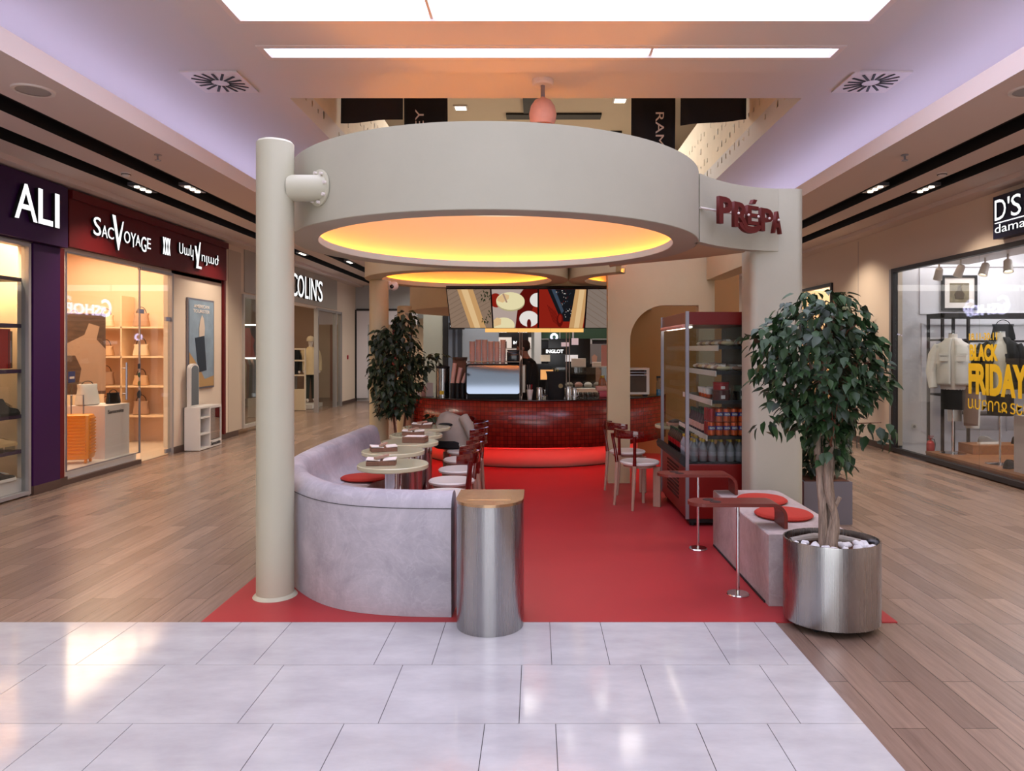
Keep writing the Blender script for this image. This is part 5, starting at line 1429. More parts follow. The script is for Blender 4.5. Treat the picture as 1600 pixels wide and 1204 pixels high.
obj('card', MB().box(-.08, .08, 0, .01, .42, .71), M['pink'], t)
obj('stand', MB().box(-.006, .006, .011, .02, .008, .7).box(-.05, .05, -.03, .05, 0, .008), M['alu'], t)
t = thing('tip_jar', 'amber jar with red ribbon near the right end of the counter', 'jar', (.93, 10.12, CT))
obj('jar', MB().lathe([(.05, 0), (.055, .02), (.055, .2), (.03, .25)], (0, 0, 0), 18), mat('amber', 'a2694a', .2), t, True)
obj('ribbon', MB().lathe([(.058, .1), (.058, .13)], (0, 0, 0), 18, cap=False), M['can_red'], t)
obj('cap', MB().cyl(0, 0, .251, .28, .033, seg=14), M['gold'], t)
t = thing('service_counter', 'low back counter of the coffee bar behind the barista', 'back counter', (.5, 10.75, .007))
obj('carcass', MB().box(-.35, .75, -.2, .25, 0, .86), M['kraft'], t)
obj('top', MB().box(-.37, .77, -.22, .27, .861, .90), M['cloth_beige'], t)
t = thing('tablet_till', 'tablet till with orange screen behind the coffee bag', 'tablet', (.15, 10.2, CT))
obj('screen', MB().box(-.09, .09, -.01, .0, .22, .36), mat('till_screen', 'e0a05c', .4, emit=.8), t)
obj('casing', MB().box(-.10, .10, .001, .015, .21, .37), M['black'], t)
obj('stand', MB().box(-.015, .015, .016, .04, .0, .36).box(-.06, .06, -.02, .08, -.0, .01), M['black'], t)
struct_tmp = tag(obj('till_plinth', MB().box(.07, .26, 10.08, 10.34, .007, CT-.002), M['kraft']), 'kraft coloured block carrying the tablet till', 'plinth')
# toaster oven and spray bottle in the arched niche
t = thing('toaster_oven', 'white framed toaster oven on the counter inside the arched opening', 'oven', (1.42, 10.15, CT))
f = MB(); f.box(-.16, .16, -.13, .15, .02, .05); f.box(-.16, .16, -.13, .15, .36, .39); f.box(-.16, -.13, -.13, .15, .05, .36); f.box(.12, .16, -.13, .15, .05, .36)
obj('housing', f, M['white'], t)
obj('glass_door', MB().box(-.13, .12, -.125, -.115, .05, .27), mat('oven_glass', '5a5048', .15), t)
obj('grill', MB().box(-.13, .12, -.12, -.10, .28, .30).box(-.13, .12, -.12, -.10, .32, .335), M['alu'], t)
obj('back', MB().box(-.13, .12, .1, .14, .05, .36), M['kraft'], t)
obj('foot', MB().box(-.14, -.10, -.1, .12, 0, .02).box(.10, .14, -.1, .12, 0, .02), M['black'], t)
t = thing('spray_bottle', 'clear spray bottle with blue liquid on the counter inside the arched opening', 'spray bottle', (1.72, 10.05, CT))
obj('bottle', MB().lathe([(.04, 0), (.042, .02), (.04, .17), (.015, .22), (.015, .24)], (0, 0, 0), 18), M['clear'], t, True)
obj('blue_liquid', MB().cyl(0, 0, .004, .09, .037, seg=16), mat('blue_liquid', '1d6f9c', .2), t)
obj('trigger_head', MB().box(-.035, .02, -.012, .012, .245, .275).box(-.03, -.02, -.008, .008, .21, .25), M['black'], t)
# barista
t = thing('person', 'barista in black shirt with dark cap, bent over and turned left behind the counter', 'person', (-.09, 10.35, .007), .0)
J = [(0, 0, .95, .13, .10), (.0, 0, 1.12, .13, .10), (-.01, 0, 1.30, .14, .11), (-.03, 0, 1.41, .11, .08), (-.06, -.01, 1.47, .055), (-.09, -.02, 1.53, .06),
     (-.03, -.16, 1.36, .06), (-.04, -.21, 1.13, .045), (-.24, -.19, 1.08, .036), (-.02, .16, 1.36, .06), (-.03, .21, 1.13, .045), (-.24, .12, 1.06, .036),
     (.0, -.09, .86, .09), (.01, -.10, .48, .062), (.04, -.10, .10, .045), (-.08, -.10, .04, .036), (.0, .09, .86, .09), (.01, .10, .48, .062), (.04, .10, .10, .045), (-.08, .10, .04, .036)]
E = [(0, 1), (1, 2), (2, 3), (3, 4), (4, 5), (2, 6), (6, 7), (7, 8), (2, 9), (9, 10), (10, 11), (0, 12), (12, 13), (13, 14), (14, 15), (0, 16), (16, 17), (17, 18), (18, 19)]
hands = []
for s, y in ((-1, -.19), (1, .12)):
    b0 = 8 if s < 0 else 11
    wi = len(J); J.append((-.31, y, 1.06 if s < 0 else 1.04, .026, .03)); E.append((b0, wi))
    pi_ = len(J); J.append((-.345, y, J[wi][2]-.01, .030, .014)); E.append((wi, pi_))
    for k, (oy, ln) in enumerate(((-.026, .07), (-.009, .08), (.009, .076), (.026, .06))):
        f1 = len(J); J.append((-.345-ln*.5, y+oy, J[wi][2]-.012, .0085)); E.append((pi_, f1))
        f2 = len(J); J.append((-.345-ln*.85, y+oy, J[wi][2]-.035, .0075)); E.append((f1, f2))
    t1 = len(J); J.append((-.345, y-s*-.045, J[wi][2]-.015, .010)); E.append((wi, t1))
    t2_ = len(J); J.append((-.38, y-s*-.055, J[wi][2]-.03, .009)); E.append((t1, t2_))
# face: head leaning forward-left with nose and jaw
h0 = len(J); J.append((-.115, -.02, 1.60, .088, .08)); E.append((5, h0))
h1 = len(J); J.append((-.105, -.02, 1.66, .07, .065)); E.append((h0, h1))
n1 = len(J); J.append((-.20, -.02, 1.575, .018)); E.append((h0, n1))
c1 = len(J); J.append((-.165, -.02, 1.53, .034, .036)); E.append((h0, c1))
skin_body('body', J, E, M['skin'], t)
rg = []
for z, cx, ax, ay in ((.86, .0, .125, .17), (1.0, 0, .125, .165), (1.2, 0, .13, .18), (1.34, -.015, .13, .20), (1.41, -.03, .11, .15), (1.46, -.05, .075, .08)):
    rg.append(ell(cx, 0, z, ax, ay, 24))
obj('shirt', MB().loft(rg), M['cloth_black'], t, True)
for s, y, e_ in ((-1, -1, (-.19, -.195, 1.085)), (1, 1, (-.18, .15, 1.08))):
    obj('sleeve', MB().tube([(-.02, s*.13, 1.38), (-.035, s*.19, 1.27), (-.04, s*.215, 1.13), e_], [.07, .065, .058, .046], 12), M['cloth_black'], t, True)
    obj('trouser_leg', MB().tube([(.0, s*.09, .9), (.01, s*.10, .48), (.04, s*.10, .08)], [.11, .085, .065], 12), M['cloth_black'], t, True)
    obj('shoe', MB().ellipsoid((-.03, s*.10, .045), .13, .05, .044), M['black'], t, True)
obj('hair', MB().ellipsoid((-.085, -.02, 1.625), .09, .085, .075), M['hair'], t, True)
cpz = MB().lathe([(.101, .0), (.10, .04), (.075, .08), (0, .095)], (-.10, -.02, 1.635), 24)
cpz.prism([(-.18, -.07), (-.24, -.06), (-.26, -.02), (-.24, .02), (-.18, .03)], 1.637, 1.648)
obj('cap', cpz, mat('brown_cap', '3a221a', .8), t, True)
for s in (-1, 1):
    obj('ear', MB().ellipsoid((-.10, -.02+s*.083, 1.595), .02, .01, .028, 10, 8), M['skin'], t, True)
    obj('eye', MB().ellipsoid((-.185, -.02+s*.03, 1.605), .01, .011, .009, 10, 8), M['black_gloss'], t, True)
obj('mouth', MB().box(-.202, -.19, -.045, .005, 1.535, 1.541), mat('lip', '7a3f38', .6), t)
# --------------------------------------------------------------- left curved bench
def catmull(P, n=6):
    out = []
    for i in range(len(P)-1):
        p0 = Vector(P[max(i-1, 0)]); p1 = Vector(P[i]); p2 = Vector(P[i+1]); p3 = Vector(P[min(i+2, len(P)-1)])
        for k in range(n):
            t_ = k/n
            out.append(.5*((2*p1)+(-p0+p2)*t_+(2*p0-5*p1+4*p2-p3)*t_*t_+(-p0+3*p1-3*p2+p3)*t_**3))
    out.append(Vector(P[-1])); return out
BP = [(-.50, 4.345), (-.85, 4.37), (-1.15, 4.46), (-1.39, 4.65), (-1.62, 4.97), (-1.80, 5.36), (-1.90, 5.8), (-1.92, 6.5), (-1.90, 7.3), (-1.87, 8.10)]
bp = catmull(BP, 6)
def sweep(path, prof, inset=0):
    rings = []
    n = len(path)
    for i, p in enumerate(path):
        d = (path[min(i+1, n-1)]-path[max(i-1, 0)]).normalized()
        nr = Vector((d.y, -d.x))      # towards the inside (right of travel)
        rings.append([(p.x+nr.x*u, p.y+nr.y*u, z) for u, z in prof])
    return rings
t = thing('curved_bench', 'curved grey concrete bench with rounded backrest along the left and front of the kiosk', 'bench', (0, 0, .008))
rs = []
prof = [(-.09, 0), (-.10, .35), (-.10, .63), (-.085, .69), (-.05, .725), (-.01, .737), (.04, .73), (.075, .70), (.095, .64), (.11, .55), (.15, .46), (.20, .432), (.24, .428), (.24, 0)]
obj('backrest', MB().loft(sweep(bp, prof)), M['concrete'], t, True)
sp = [(.2405, .08), (.2405, .425), (.44, .42), (.47, .41), (.485, .38), (.48, .08)]
obj('seat', MB().loft(sweep(bp[10:], sp)), M['concrete_p'], t, True)
obj('seam', MB().loft(sweep(bp, [(-.1012, .644), (-.1012, .648), (-.0995, .648), (-.0995, .644)])), M['grout'], t)
def pad(label, loc, r, th=.03, rx=None, group='round red seat pads', rz=0):
    t = thing('seat_pad', label, 'cushion', loc, rz, group)
    rx = rx or r
    n = 40; rg = []
    for z, q in ((0, .93), (.006, .98), (th*.5, 1.0), (th-.006, .98), (th, .93), (th+.003, .8)):
        rg.append(ell(0, 0, z, rx*q, r*q, n))
    obj('cover', MB().loft(rg), M['seatred'], t, True)
    obj('piping', MB().tube([(rx*1.0*math.cos(q), r*1.0*math.sin(q), th*.5) for q in [2*PI*k/40 for k in range(41)]], .005, 6), M['seatred'], t, True)
    return t
pad('round red seat pad on the left bench beside the nearest table', (-1.54, 6.40, .4385), .17, .03, .20)
pad('round red seat pad on the left bench, half hidden behind the nearest tables', (-1.50, 7.05, .438), .16, .03, .18)
# --------------------------------------------------------------- tables
TBL = [(-1.065, 5.33), (-1.205, 6.03), (-1.165, 6.60), (-1.20, 7.16), (-1.20, 7.84)]
TL = ['nearest cream round table, next to the bench curve', 'second cream round table counted from the steel bin', 'third cream round table, under the closed menu box', 'fourth cream round table counted from the steel bin', 'farthest cream round table, beside the draped coat']
tp = None
for i, (x, y) in enumerate(TBL):
    if tp is None:
        tp = thing('cafe_table', TL[i], 'table', (x, y, .007), 0, 'cream round tables along the bench')
        obj('tabletop', MB().lathe([(0, .708), (.255, .708), (.262, .714), (.262, .738), (.256, .743), (0, .743)], (0, 0, 0), 56), M['table'], tp, True)
        obj('pedestal', MB().lathe([(.06, .02), (.06, .708)], (0, 0, 0), 32), M['chrome'], tp, True)
        obj('base_plate', MB().lathe([(0, 0), (.17, 0), (.172, .006), (.165, .014), (.062, .02), (0, .02)], (0, 0, 0), 40), M['chrome'], tp, True)
    else: dup(tp, (x, y, .007), 0, TL[i])
ML = ['on the nearest table', 'on the second table', 'with both flaps closed on the third table', 'on the fourth table', 'on the farthest table']
for i, (x, y) in enumerate(TBL):
    t = thing('menu_box', 'patterned brown menu box with white cards and a wooden cutlery bar, '+ML[i] if i != 2 else 'patterned brown menu box '+ML[i], 'menu box', (x+[-.075, -.07, .06, -.02, -.04][i], y-.05, .751), [.12, .35, -.1, .1, .05][i], 'menu boxes on the round tables')
    t.scale = (.88, .9, .9)
    o = obj('box', MB().box(-.12, .12, -.075, .075, 0, .035, bev=.003), M['kraft'], t)
    if i == 2:
        obj('lid', MB().box(-.12, .12, -.075, .075, .036, .058, bev=.004), M['kraft'], t)
        obj('paper_top', MB().box(-.10, .10, -.06, .06, .059, .062), M['paper'], t)
    else:
        obj('menu_card', MB().box(-.125, -.01, -.07, .07, .036, .044, Matrix.Rotation(.08, 4, 'Y')), M['paper'], t)
        obj('menu_card', MB().box(.02, .125, -.07, .07, .036, .044, Matrix.Rotation(-.06, 4, 'Y')), M['paper'], t)
        obj('cutlery_bar', MB().box(-.014, .014, -.10, .10, .048, .066, Matrix.Rotation(-.45, 4, 'Z') @ Matrix.Translation((0, 0, .006)), bev=.003), M['beech'], t)
# --------------------------------------------------------------- chairs
def make_chair(label, loc, rz, group):
    """seat centre at origin, sitter faces -x (backrest on +x)"""
    t = thing('dining_chair', label, 'chair', loc, rz, group)
    obj('seat', MB().lathe([(0, .425), (.17, .425), (.195, .435), (.20, .452), (.19, .462), (.12, .458), (0, .455)], (0, 0, 0), 40), M['seat_white'], t, True)
    obj('seat_ring', MB().lathe([(.12, .405), (.165, .405), (.165, .424), (.12, .424), (.12, .405)], (0, 0, 0), 32, cap=False), M['beech'], t, True)
    for s in (-1, 1):
        lg = MB(); m_ = Matrix.Translation((-.13, s*.115, 0)) @ Matrix.Rotation(s*.6, 4, 'Z')
        lg.box(-.014, .014, -.038, .038, 0, .405, m_, bev=.004)
        obj('leg', lg, M['beech'], t)
        obj('leg', MB().tube([(.205, s*.155, .001), (.185, s*.15, .25), (.175, s*.15, .44)], [.013, .018, .02], 8), M['beech'], t, True)
        obj('back_post', MB().tube([(.175, s*.15, .44), (.185, s*.165, .56), (.20, s*.185, .68), (.205, s*.185, .735)], [.02, .016, .017, .022], 10), M['redglass'], t, True)
    rail = []
    pts = []
    for k in range(17):
        q = a(-78+156*k/16)
        pts.append((.045+.20*math.cos(q)+.015, .205*math.sin(q)))
    rg = []
    for k, (x, y) in enumerate(pts):
        dxy = Vector((x-.045, y)).normalized()
        hh = .030+.016*math.sin(PI*k/16)
        rg.append([(x-dxy.x*.010, y-dxy.y*.010, .745-hh), (x+dxy.x*.010, y+dxy.y*.010, .745-hh*.9), (x+dxy.x*.014, y+dxy.y*.014, .745), (x+dxy.x*.008, y+dxy.y*.008, .745+hh), (x-dxy.x*.010, y-dxy.y*.010, .745+hh), (x-dxy.x*.014, y-dxy.y*.014, .745)])
    obj('back_rail', MB().loft(rg), M['redglass'], t, True)
    return t
chl = ['nearest', 'second', 'third', 'fourth', 'farthest']
chairs = [(-.72, 5.66, .05), (-.735, 6.22, -.05), (-.73, 6.80, .06), (-.76, 7.42, -.06), (-.80, 8.02, .1)]
c0 = None
for i, (x, y, rz) in enumerate(chairs):
    lab = '%s of the white-seated red-backed chairs lined up along the round tables' % chl[i]
    if c0 is None: c0 = make_chair(lab, (x, y, .0075), rz, 'white-seated chairs along the bench tables')
    else: dup(c0, (x, y, .0075), rz, lab)
dup(c0, (1.02, 8.02, .0075), PI+.35, 'white-seated red-backed chair next to the arched wall pier', 'white-seated chairs by the fridge')
dup(c0, (1.05, 7.28, .0075), PI+.5, 'white-seated red-backed chair pushed against the side of the fridge', 'white-seated chairs by the fridge')
t = dup(tp, (1.60, 8.08, .007), 0, 'cream round table behind the fridge, seen through its glass', 'cream round tables by the fridge')
t = thing('folded_napkins', 'brown folded napkins on the round table behind the fridge', 'napkins', (1.55, 8.0, .751))
obj('stack', MB().box(-.09, .09, -.06, .06, 0, .03, bev=.004), M['pink'], t)
obj('top_napkin', MB().loft([ell(0, 0, z, a_, a_*.6, 14) for z, a_ in ((.031, .08), (.05, .07), (.07, .02))]), M['brownbase'], t, True)
# coat on a chair
dup(c0, (-.93, 8.45, .0075), PI/2, 'white-seated chair carrying the beige coat, at the end of the table row', 'white-seated chairs along the bench tables')
t = thing('draped_coat', 'beige coat with dark lining draped over the last chair before the counter', 'coat', (-.93, 8.20, .0))
rg = []
for z, x0, w_, d_ in ((.52, -.02, .22, .17), (.60, -.01, .235, .16), (.70, .0, .225, .15), (.78, .0, .20, .14), (.83, -.01, .15, .10), (.855, -.02, .08, .05)):
    rg.append([(x0+w_*math.cos(q)*(1+.05*math.sin(q*6+z*9)), .05+d_*math.sin(q)*(1+.06*math.sin(q*5)), z+.03*math.cos(q)*-1) for q in [2*PI*k/36 for k in range(36)]])
obj('body', MB().loft(rg), M['cloth_beige'], t, True)
obj('sleeve', MB().tube([(.10, -.06, .83), (.17, -.12, .72), (.24, -.13, .55), (.26, -.12, .47)], [.06, .062, .055, .045], 12), M['cloth_beige'], t, True)
obj('dark_lining', MB().ellipsoid((-.10, -.10, .745), .085, .03, .022), M['cloth_black'], t, True)
tag(obj('black_bag', MB().loft([ell(-1.0, 8.17, z, a_, b_, 24) for z, a_, b_ in ((.472, .14, .10), (.49, .17, .12), (.54, .17, .12), (.56, .14, .09))]), M['cloth_black'], smooth=True), 'black bag lying on the chair seat under the beige coat', 'bag')

# --------------------------------------------------------------- steel bin
t = thing('waste_bin', 'brushed steel D-shaped waste bin at the front end of the curved bench', 'bin', (-.268, 4.0, .0062))
def dshape(w_, d_, yb, n=28):
    pts = [(-w_, yb)]
    for k in range(n+1):
        q = PI+PI*k/n
        pts.append((w_*math.cos(q), .15+d_*math.sin(q)))
    pts.append((w_, yb)); return pts
obj('body', MB().prism(dshape(.192, .19, .40), .0, .715), M['steel'], t, True)
lid = MB().prism(dshape(.195, .193, .403), .716, .732)
obj('lid', lid, M['steel_reflect_tint'], t)
obj('flap_seam', MB().box(-.12, .12, .1, .3, .7322, .7335), M['steel_reflect_tint'], t)

# --------------------------------------------------------------- right bench
t = thing('concrete_bench', 'low concrete bench with rounded outer side at the right of the kiosk', 'bench', (0, 0, .008))
pf = [(1.44, .0), (1.44, .438), (1.446, .444)]+[(1.90+.222*math.cos(a(q)), .222+.222*math.sin(a(q))) for q in range(90, -91, -10)]
rg = [[(x, y, z) for x, z in pf] for y in (4.44, 4.446, 5.83, 5.836)]
obj('block', MB().loft(rg), M['concrete_p'], t, True)
obj('shadow_gap', MB().box(1.43, 1.438, 4.5, 5.8, .0, .012), M['black'], t)
pad('round red seat pad on the right bench under the front drinks table', (1.70, 4.93, .453), .19, .03)
pad('round red seat pad on the right bench, second one behind the front drinks table', (1.70, 5.40, .453), .18, .03)
def drinks_table(label, loc):
    t = thing('drinks_table', label, 'side table', loc, 0, 'red drinks tables by the right bench')
    # bent plywood: rounded left end, bends down onto the bench at the right
    W_ = .095
    pts = []
    top = MB()
    out = [(-.23+.095*math.cos(a(q)), W_*math.sin(a(q))) for q in range(90, 271, 15)]
    L_ = [(x, y) for x, y in out]
    shape = L_+[(.20, -W_), (.20, W_)]
    # solid board; shade of its two cup holes painted as dark discs on top
    top.prism(shape, .585, .607)
    obj('top', top, M['ply'], t)
    rg = []
    for k in range(9):
        q = a(90-90*k/8)
        cx, cz = .20, .515
        for_r = (.070, .092)
        rg.append([(cx+for_r[1]*math.cos(q), -W_, cz+for_r[1]*math.sin(q)), (cx+for_r[1]*math.cos(q), W_, cz+for_r[1]*math.sin(q)), (cx+for_r[0]*math.cos(q), W_, cz+for_r[0]*math.sin(q)), (cx+for_r[0]*math.cos(q), -W_, cz+for_r[0]*math.sin(q))])
    rg.append([(.292, -W_, .447), (.292, W_, .447), (.270, W_, .447), (.270, -W_, .447)])
    obj('bent_leg', MB().loft(rg), M['ply'], t, True)
    for x, y in ((-.185, .035), (-.155, -.035)):
        obj('cup_hole', MB().lathe([(0, .6072), (.036, .6072), (.036, .6085), (0, .6085)], (x, y, 0), 24), mat('hole_shade', '2c100c', .7), t)
    obj('pole', MB().cyl(0, 0, .012, .585, .011, seg=18), M['chrome'], t, True)
    obj('foot', MB().lathe([(0, 0), (.072, 0), (.073, .004), (.068, .010), (.016, .013), (0, .013)], (0, 0, 0), 36), M['chrome'], t, True)
    return t
drinks_table('dark red bent plywood drinks table on a steel pole, nearest the steel planter', (1.31, 4.66, .0075))
drinks_table('dark red bent plywood drinks table on a steel pole, in front of the fridge', (1.29, 5.72, .0075))

# --------------------------------------------------------------- planter + tree
t = thing('steel_planter', 'large oval brushed steel planter on castors at the right front of the kiosk', 'planter', (1.712, 4.16, .0005))
def oval(z, k=1.0, n=56): return ell(0, 0, z, .27*k, .238*k, n)
obj('shell', MB().loft([oval(.045), oval(.50), oval(.505, .995), oval(.505, .965), oval(.46, .96)], cap=False), M['steel'], t, True)
obj('bottom', MB().loft([oval(.04, .97), oval(.05, .985)]), M['black'], t)
obj('soil', MB().loft([oval(.40, .95), oval(.44, .955)]), M['bark_d'], t)
for q in (40, 140, 220, 320):
    x, y = .17*math.cos(a(q)), .16*math.sin(a(q))
    obj('castor', MB().lathe([(.008, -.012), (.02, -.01), (.02, .01), (.008, .012)], (0, 0, 0), 16, mtx=Matrix.Translation((x, y, .0205)) @ Matrix.Rotation(PI/2, 4, 'X')).box(x-.012, x+.012, y-.014, y+.014, .03, .042), M['black'], t, True)
rnd = random.Random(3)
pebs = []
n = 0
cand = []
for i in range(900):
    q = rnd.uniform(0, 2*PI); r_ = math.sqrt(rnd.random())*.86
    x, y = .27*r_*math.cos(q), .238*r_*math.sin(q)
    if y > .07 or (abs(x) < .05 and abs(y) < .05): continue
    rr = rnd.uniform(.017, .030)
    if all((x-u)**2+(y-v_)**2 > (rr+w2)**2*.8 for u, v_, w2 in cand): cand.append((x, y, rr))
pm = []
for k in range(4):
    mb = MB(); mb.ellipsoid((0, 0, 0), 1, .85, .68, 12, 8)
    for v in mb.bm.verts:
        v.co *= 1+.16*math.sin(v.co.x*5+k)*math.cos(v.co.y*4+k*2)
    o = obj('pebble', mb, M['pebble'], None, True); pm.append(o.data); bpy.data.objects.remove(o)
for i, (x, y, rr) in enumerate(cand[:95]):
    o = bpy.data.objects.new('pebble', pm[i % 4]); COL.objects.link(o)
    o.scale = (rr*1.05, rr*1.05, rr*1.1); o.rotation_euler = (rnd.uniform(-.3, .3), rnd.uniform(-.3, .3), rnd.uniform(0, 6))
    o.location = (1.712+x, 4.16+y, .4415+rr*.7)
    tag(o, 'small white pebble lying on the soil of the oval steel planter', 'pebble', 'white pebbles in the steel planter')
for i, (x0, y0, x1, y1, r_) in enumerate(((-.20, .10, .06, .165, .022), (.0, .13, .21, .085, .02), (-.16, .14, .1, .20, .016))):
    tag(obj('driftwood', MB().tube([(1.712+x0, 4.16+y0, .465), (1.712+(x0+x1)/2, 4.16+(y0+y1)/2, .475), (1.712+x1, 4.16+y1, .462)], [r_*.7, r_, r_*.6], 9), M['drift'], smooth=True), ['left piece of grey driftwood at the back of the steel planter', 'right piece of grey driftwood at the back of the steel planter', 'thin grey driftwood stick against the rear rim of the steel planter'][i], 'driftwood', 'driftwood in the steel planter')
t = thing('ficus_tree', 'large ficus tree with pale twisted trunk in the oval steel planter', 'tree', (1.69, 4.14, .44))
for s, pts, rr in ((0, [(.015, 0, 0), (.02, .01, .2), (.0, .0, .4), (.015, .0, .6), (-.02, .02, .85), (-.10, .03, 1.1), (-.17, .0, 1.3)], [.034, .026, .024, .024, .016, .012, .006]),
                   (1, [(-.03, .01, 0), (-.035, .0, .22), (-.05, .01, .45), (-.07, .0, .62), (-.06, .02, .9), (.02, .05, 1.15), (.06, .05, 1.42)], [.026, .024, .02, .022, .014, .011, .006]),
                   (2, [(.0, -.02, 0), (.025, -.03, .18), (-.02, -.035, .35), (-.015, -.02, .6), (.06, -.01, .85), (.16, .0, 1.05), (.24, .02, 1.25)], [.028, .022, .02, .018, .014, .010, .005])):
    obj('trunk', MB().tube(catmull([Vector(p) for p in pts], 3), [rr[min(int(k/3), 6)]*(1-.0*k) for k in range(19)], 10), M['bark'], t, True)
for s_ in range(3):
    obj('twisting_stem', MB().tube([((.022+.012*math.sin(z*6))*math.cos(z*7+s_*2.1)-.012, (.022)*math.sin(z*7+s_*2.1), z) for z in [k*.06 for k in range(12)]], [.014]*10+[.011, .008], 7), M['bark'], t, True)
obj('pruned_stub', MB().tube([(.02, -.01, .24), (.055, -.02, .31)], [.016, .012], 8), M['bark'], t, True)
rnd = random.Random(8)
br = MB()
for i in range(34):
    z0 = rnd.uniform(.55, 1.2); q = rnd.uniform(0, 2*PI); L_ = rnd.uniform(.15, .34)
    p0 = Vector((rnd.uniform(-.05, .05), rnd.uniform(-.04, .04), z0))
    br.tube([p0, p0+Vector((math.cos(q)*L_*.5, math.sin(q)*L_*.4, .12)), p0+Vector((math.cos(q)*L_, math.sin(q)*L_*.8, .2+rnd.uniform(-.12, .12)))], [.006, .004, .002], 5)
obj('branches', br, M['bark_d'], t, True)
def ficus_shape(d, rnd):
    z = d.z
    wd = 1.0 if z > -.2 else 1.0-(-.2-z)*.55
    return Vector((d.x*wd, d.y*wd, z))
fo = leaf_mb((-.055, .0, 1.06), (.375, .30, .46), 1650, .072, 21, inside=.3, shape=ficus_shape, droop=.75)
f2 = leaf_mb((.24, -.02, .98), (.12, .10, .10), 42, .078, 22, inside=0, droop=.6)
f3 = leaf_mb((-.36, -.03, .72), (.07, .08, .08), 12, .08, 23, inside=0, droop=.8)
f4 = leaf_mb((-.40, -.05, 1.22), (.12, .08, .09), 22, .08, 25, inside=0, droop=.8)
f5 = leaf_mb((.24, -.02, .70), (.14, .08, .08), 22, .08, 26, inside=0, droop=.8)
f6 = leaf_mb((.02, -.02, .56), (.10, .09, .10), 50, .08, 27, inside=0, droop=.9)
for mb in (f2, f3, f4, f5, f6):
    mt_ = bpy.data.meshes.new('tmp'); mb.bm.to_mesh(mt_); mb.bm.free(); fo.bm.from_mesh(mt_)
obj_leaf('foliage', fo, M['leaf'], t)

# left shrub
t = thing('shrub_pot', 'steel pot holding the left shrub behind the round tables', 'pot', (-1.55, 8.32, .008))
obj('shell', MB().lathe([(.17, 0), (.185, .40), (.175, .40), (.165, .36), (0, .36)], (0, 0, 0), 36), M['steel'], t, True)
obj('soil', MB().cyl(0, 0, .361, .38, .16), M['bark_d'], t)
t = thing('ficus_shrub', 'dark leafy shrub with two thin brown stems left of the counter', 'shrub', (-1.56, 8.32, .39))
obj('stem', MB().tube([(-.05, 0, 0), (-.07, 0, .2), (-.10, .0, .45), (-.09, .02, .8), (-.05, .0, 1.3)], [.016, .016, .014, .010, .006], 8), M['bark_d'], t, True)
obj('stem', MB().tube([(.04, 0, 0), (.02, .0, .25), (.05, .0, .5), (.03, .02, .9), (.12, .0, 1.4)], [.016, .015, .013, .010, .006], 8), M['bark_d'], t, True)
fo = leaf_mb((-.06, 0, .98), (.32, .28, .56), 1150, .085, 31, inside=.2, droop=.8)
for c_, r_, n_, s_ in (((.05, 0, 1.52), (.15, .12, .16), 90, 32), ((.30, 0, 1.05), (.14, .1, .10), 50, 33), ((-.22, 0, 1.32), (.15, .1, .15), 80, 34), ((-.20, 0, .52), (.1, .08, .12), 36, 35), ((.36, -.05, .42), (.10, .06, .05), 16, 36), ((.42, 0, 1.14), (.1, .06, .04), 16, 37)):
    mb = leaf_mb(c_, r_, n_, .085, s_, inside=0, droop=.7)
    mt_ = bpy.data.meshes.new('tmp'); mb.bm.to_mesh(mt_); mb.bm.free(); fo.bm.from_mesh(mt_)
obj_leaf('foliage', fo, M['leaf_d'], t)
# plants at right
t = thing('planter_box', 'square grey metal planter box behind the right bench', 'planter', (2.66, 6.75, .0005))
obj('box', MB().box(-.22, .22, -.22, .22, 0, .39), M['greymetal'], t)
obj('soil', MB().box(-.20, .20, -.20, .20, .391, .395), M['bark_d'], t)
t = thing('low_shrub', 'low dark shrub in the square grey planter box', 'shrub', (2.66, 6.75, .396))
obj('stems', MB().tube([(0, 0, 0), (.02, 0, .3)], .012, 6).tube([(.0, 0, 0), (-.08, .03, .25)], .010, 6), M['bark_d'], t)
obj_leaf('foliage', leaf_mb((0, 0, .27), (.26, .24, .27), 420, .09, 41, inside=.1), M['leaf_d'], t)
t = thing('tall_plant_pot', 'dark pot of the tall plant against the right hall wall', 'pot', (5.05, 11.9, .0005))
obj('pot', MB().lathe([(.16, 0), (.22, .42), (.20, .42), (.19, .38), (0, .38)], (0, 0, 0), 28), M['framedark'], t, True)
t = thing('tall_plant', 'tall dark plant against the right hall wall, behind the ficus tree', 'plant', (5.05, 11.9, .381))
obj('stem', MB().tube([(0, 0, 0), (.02, 0, 1.0), (0, 0, 1.9)], [.025, .018, .01], 8), M['bark_d'], t, True)
obj_leaf('foliage', leaf_mb((0, 0, 1.25), (.24, .22, .95), 620, .15, 43, inside=.05), M['leaf_d'], t)

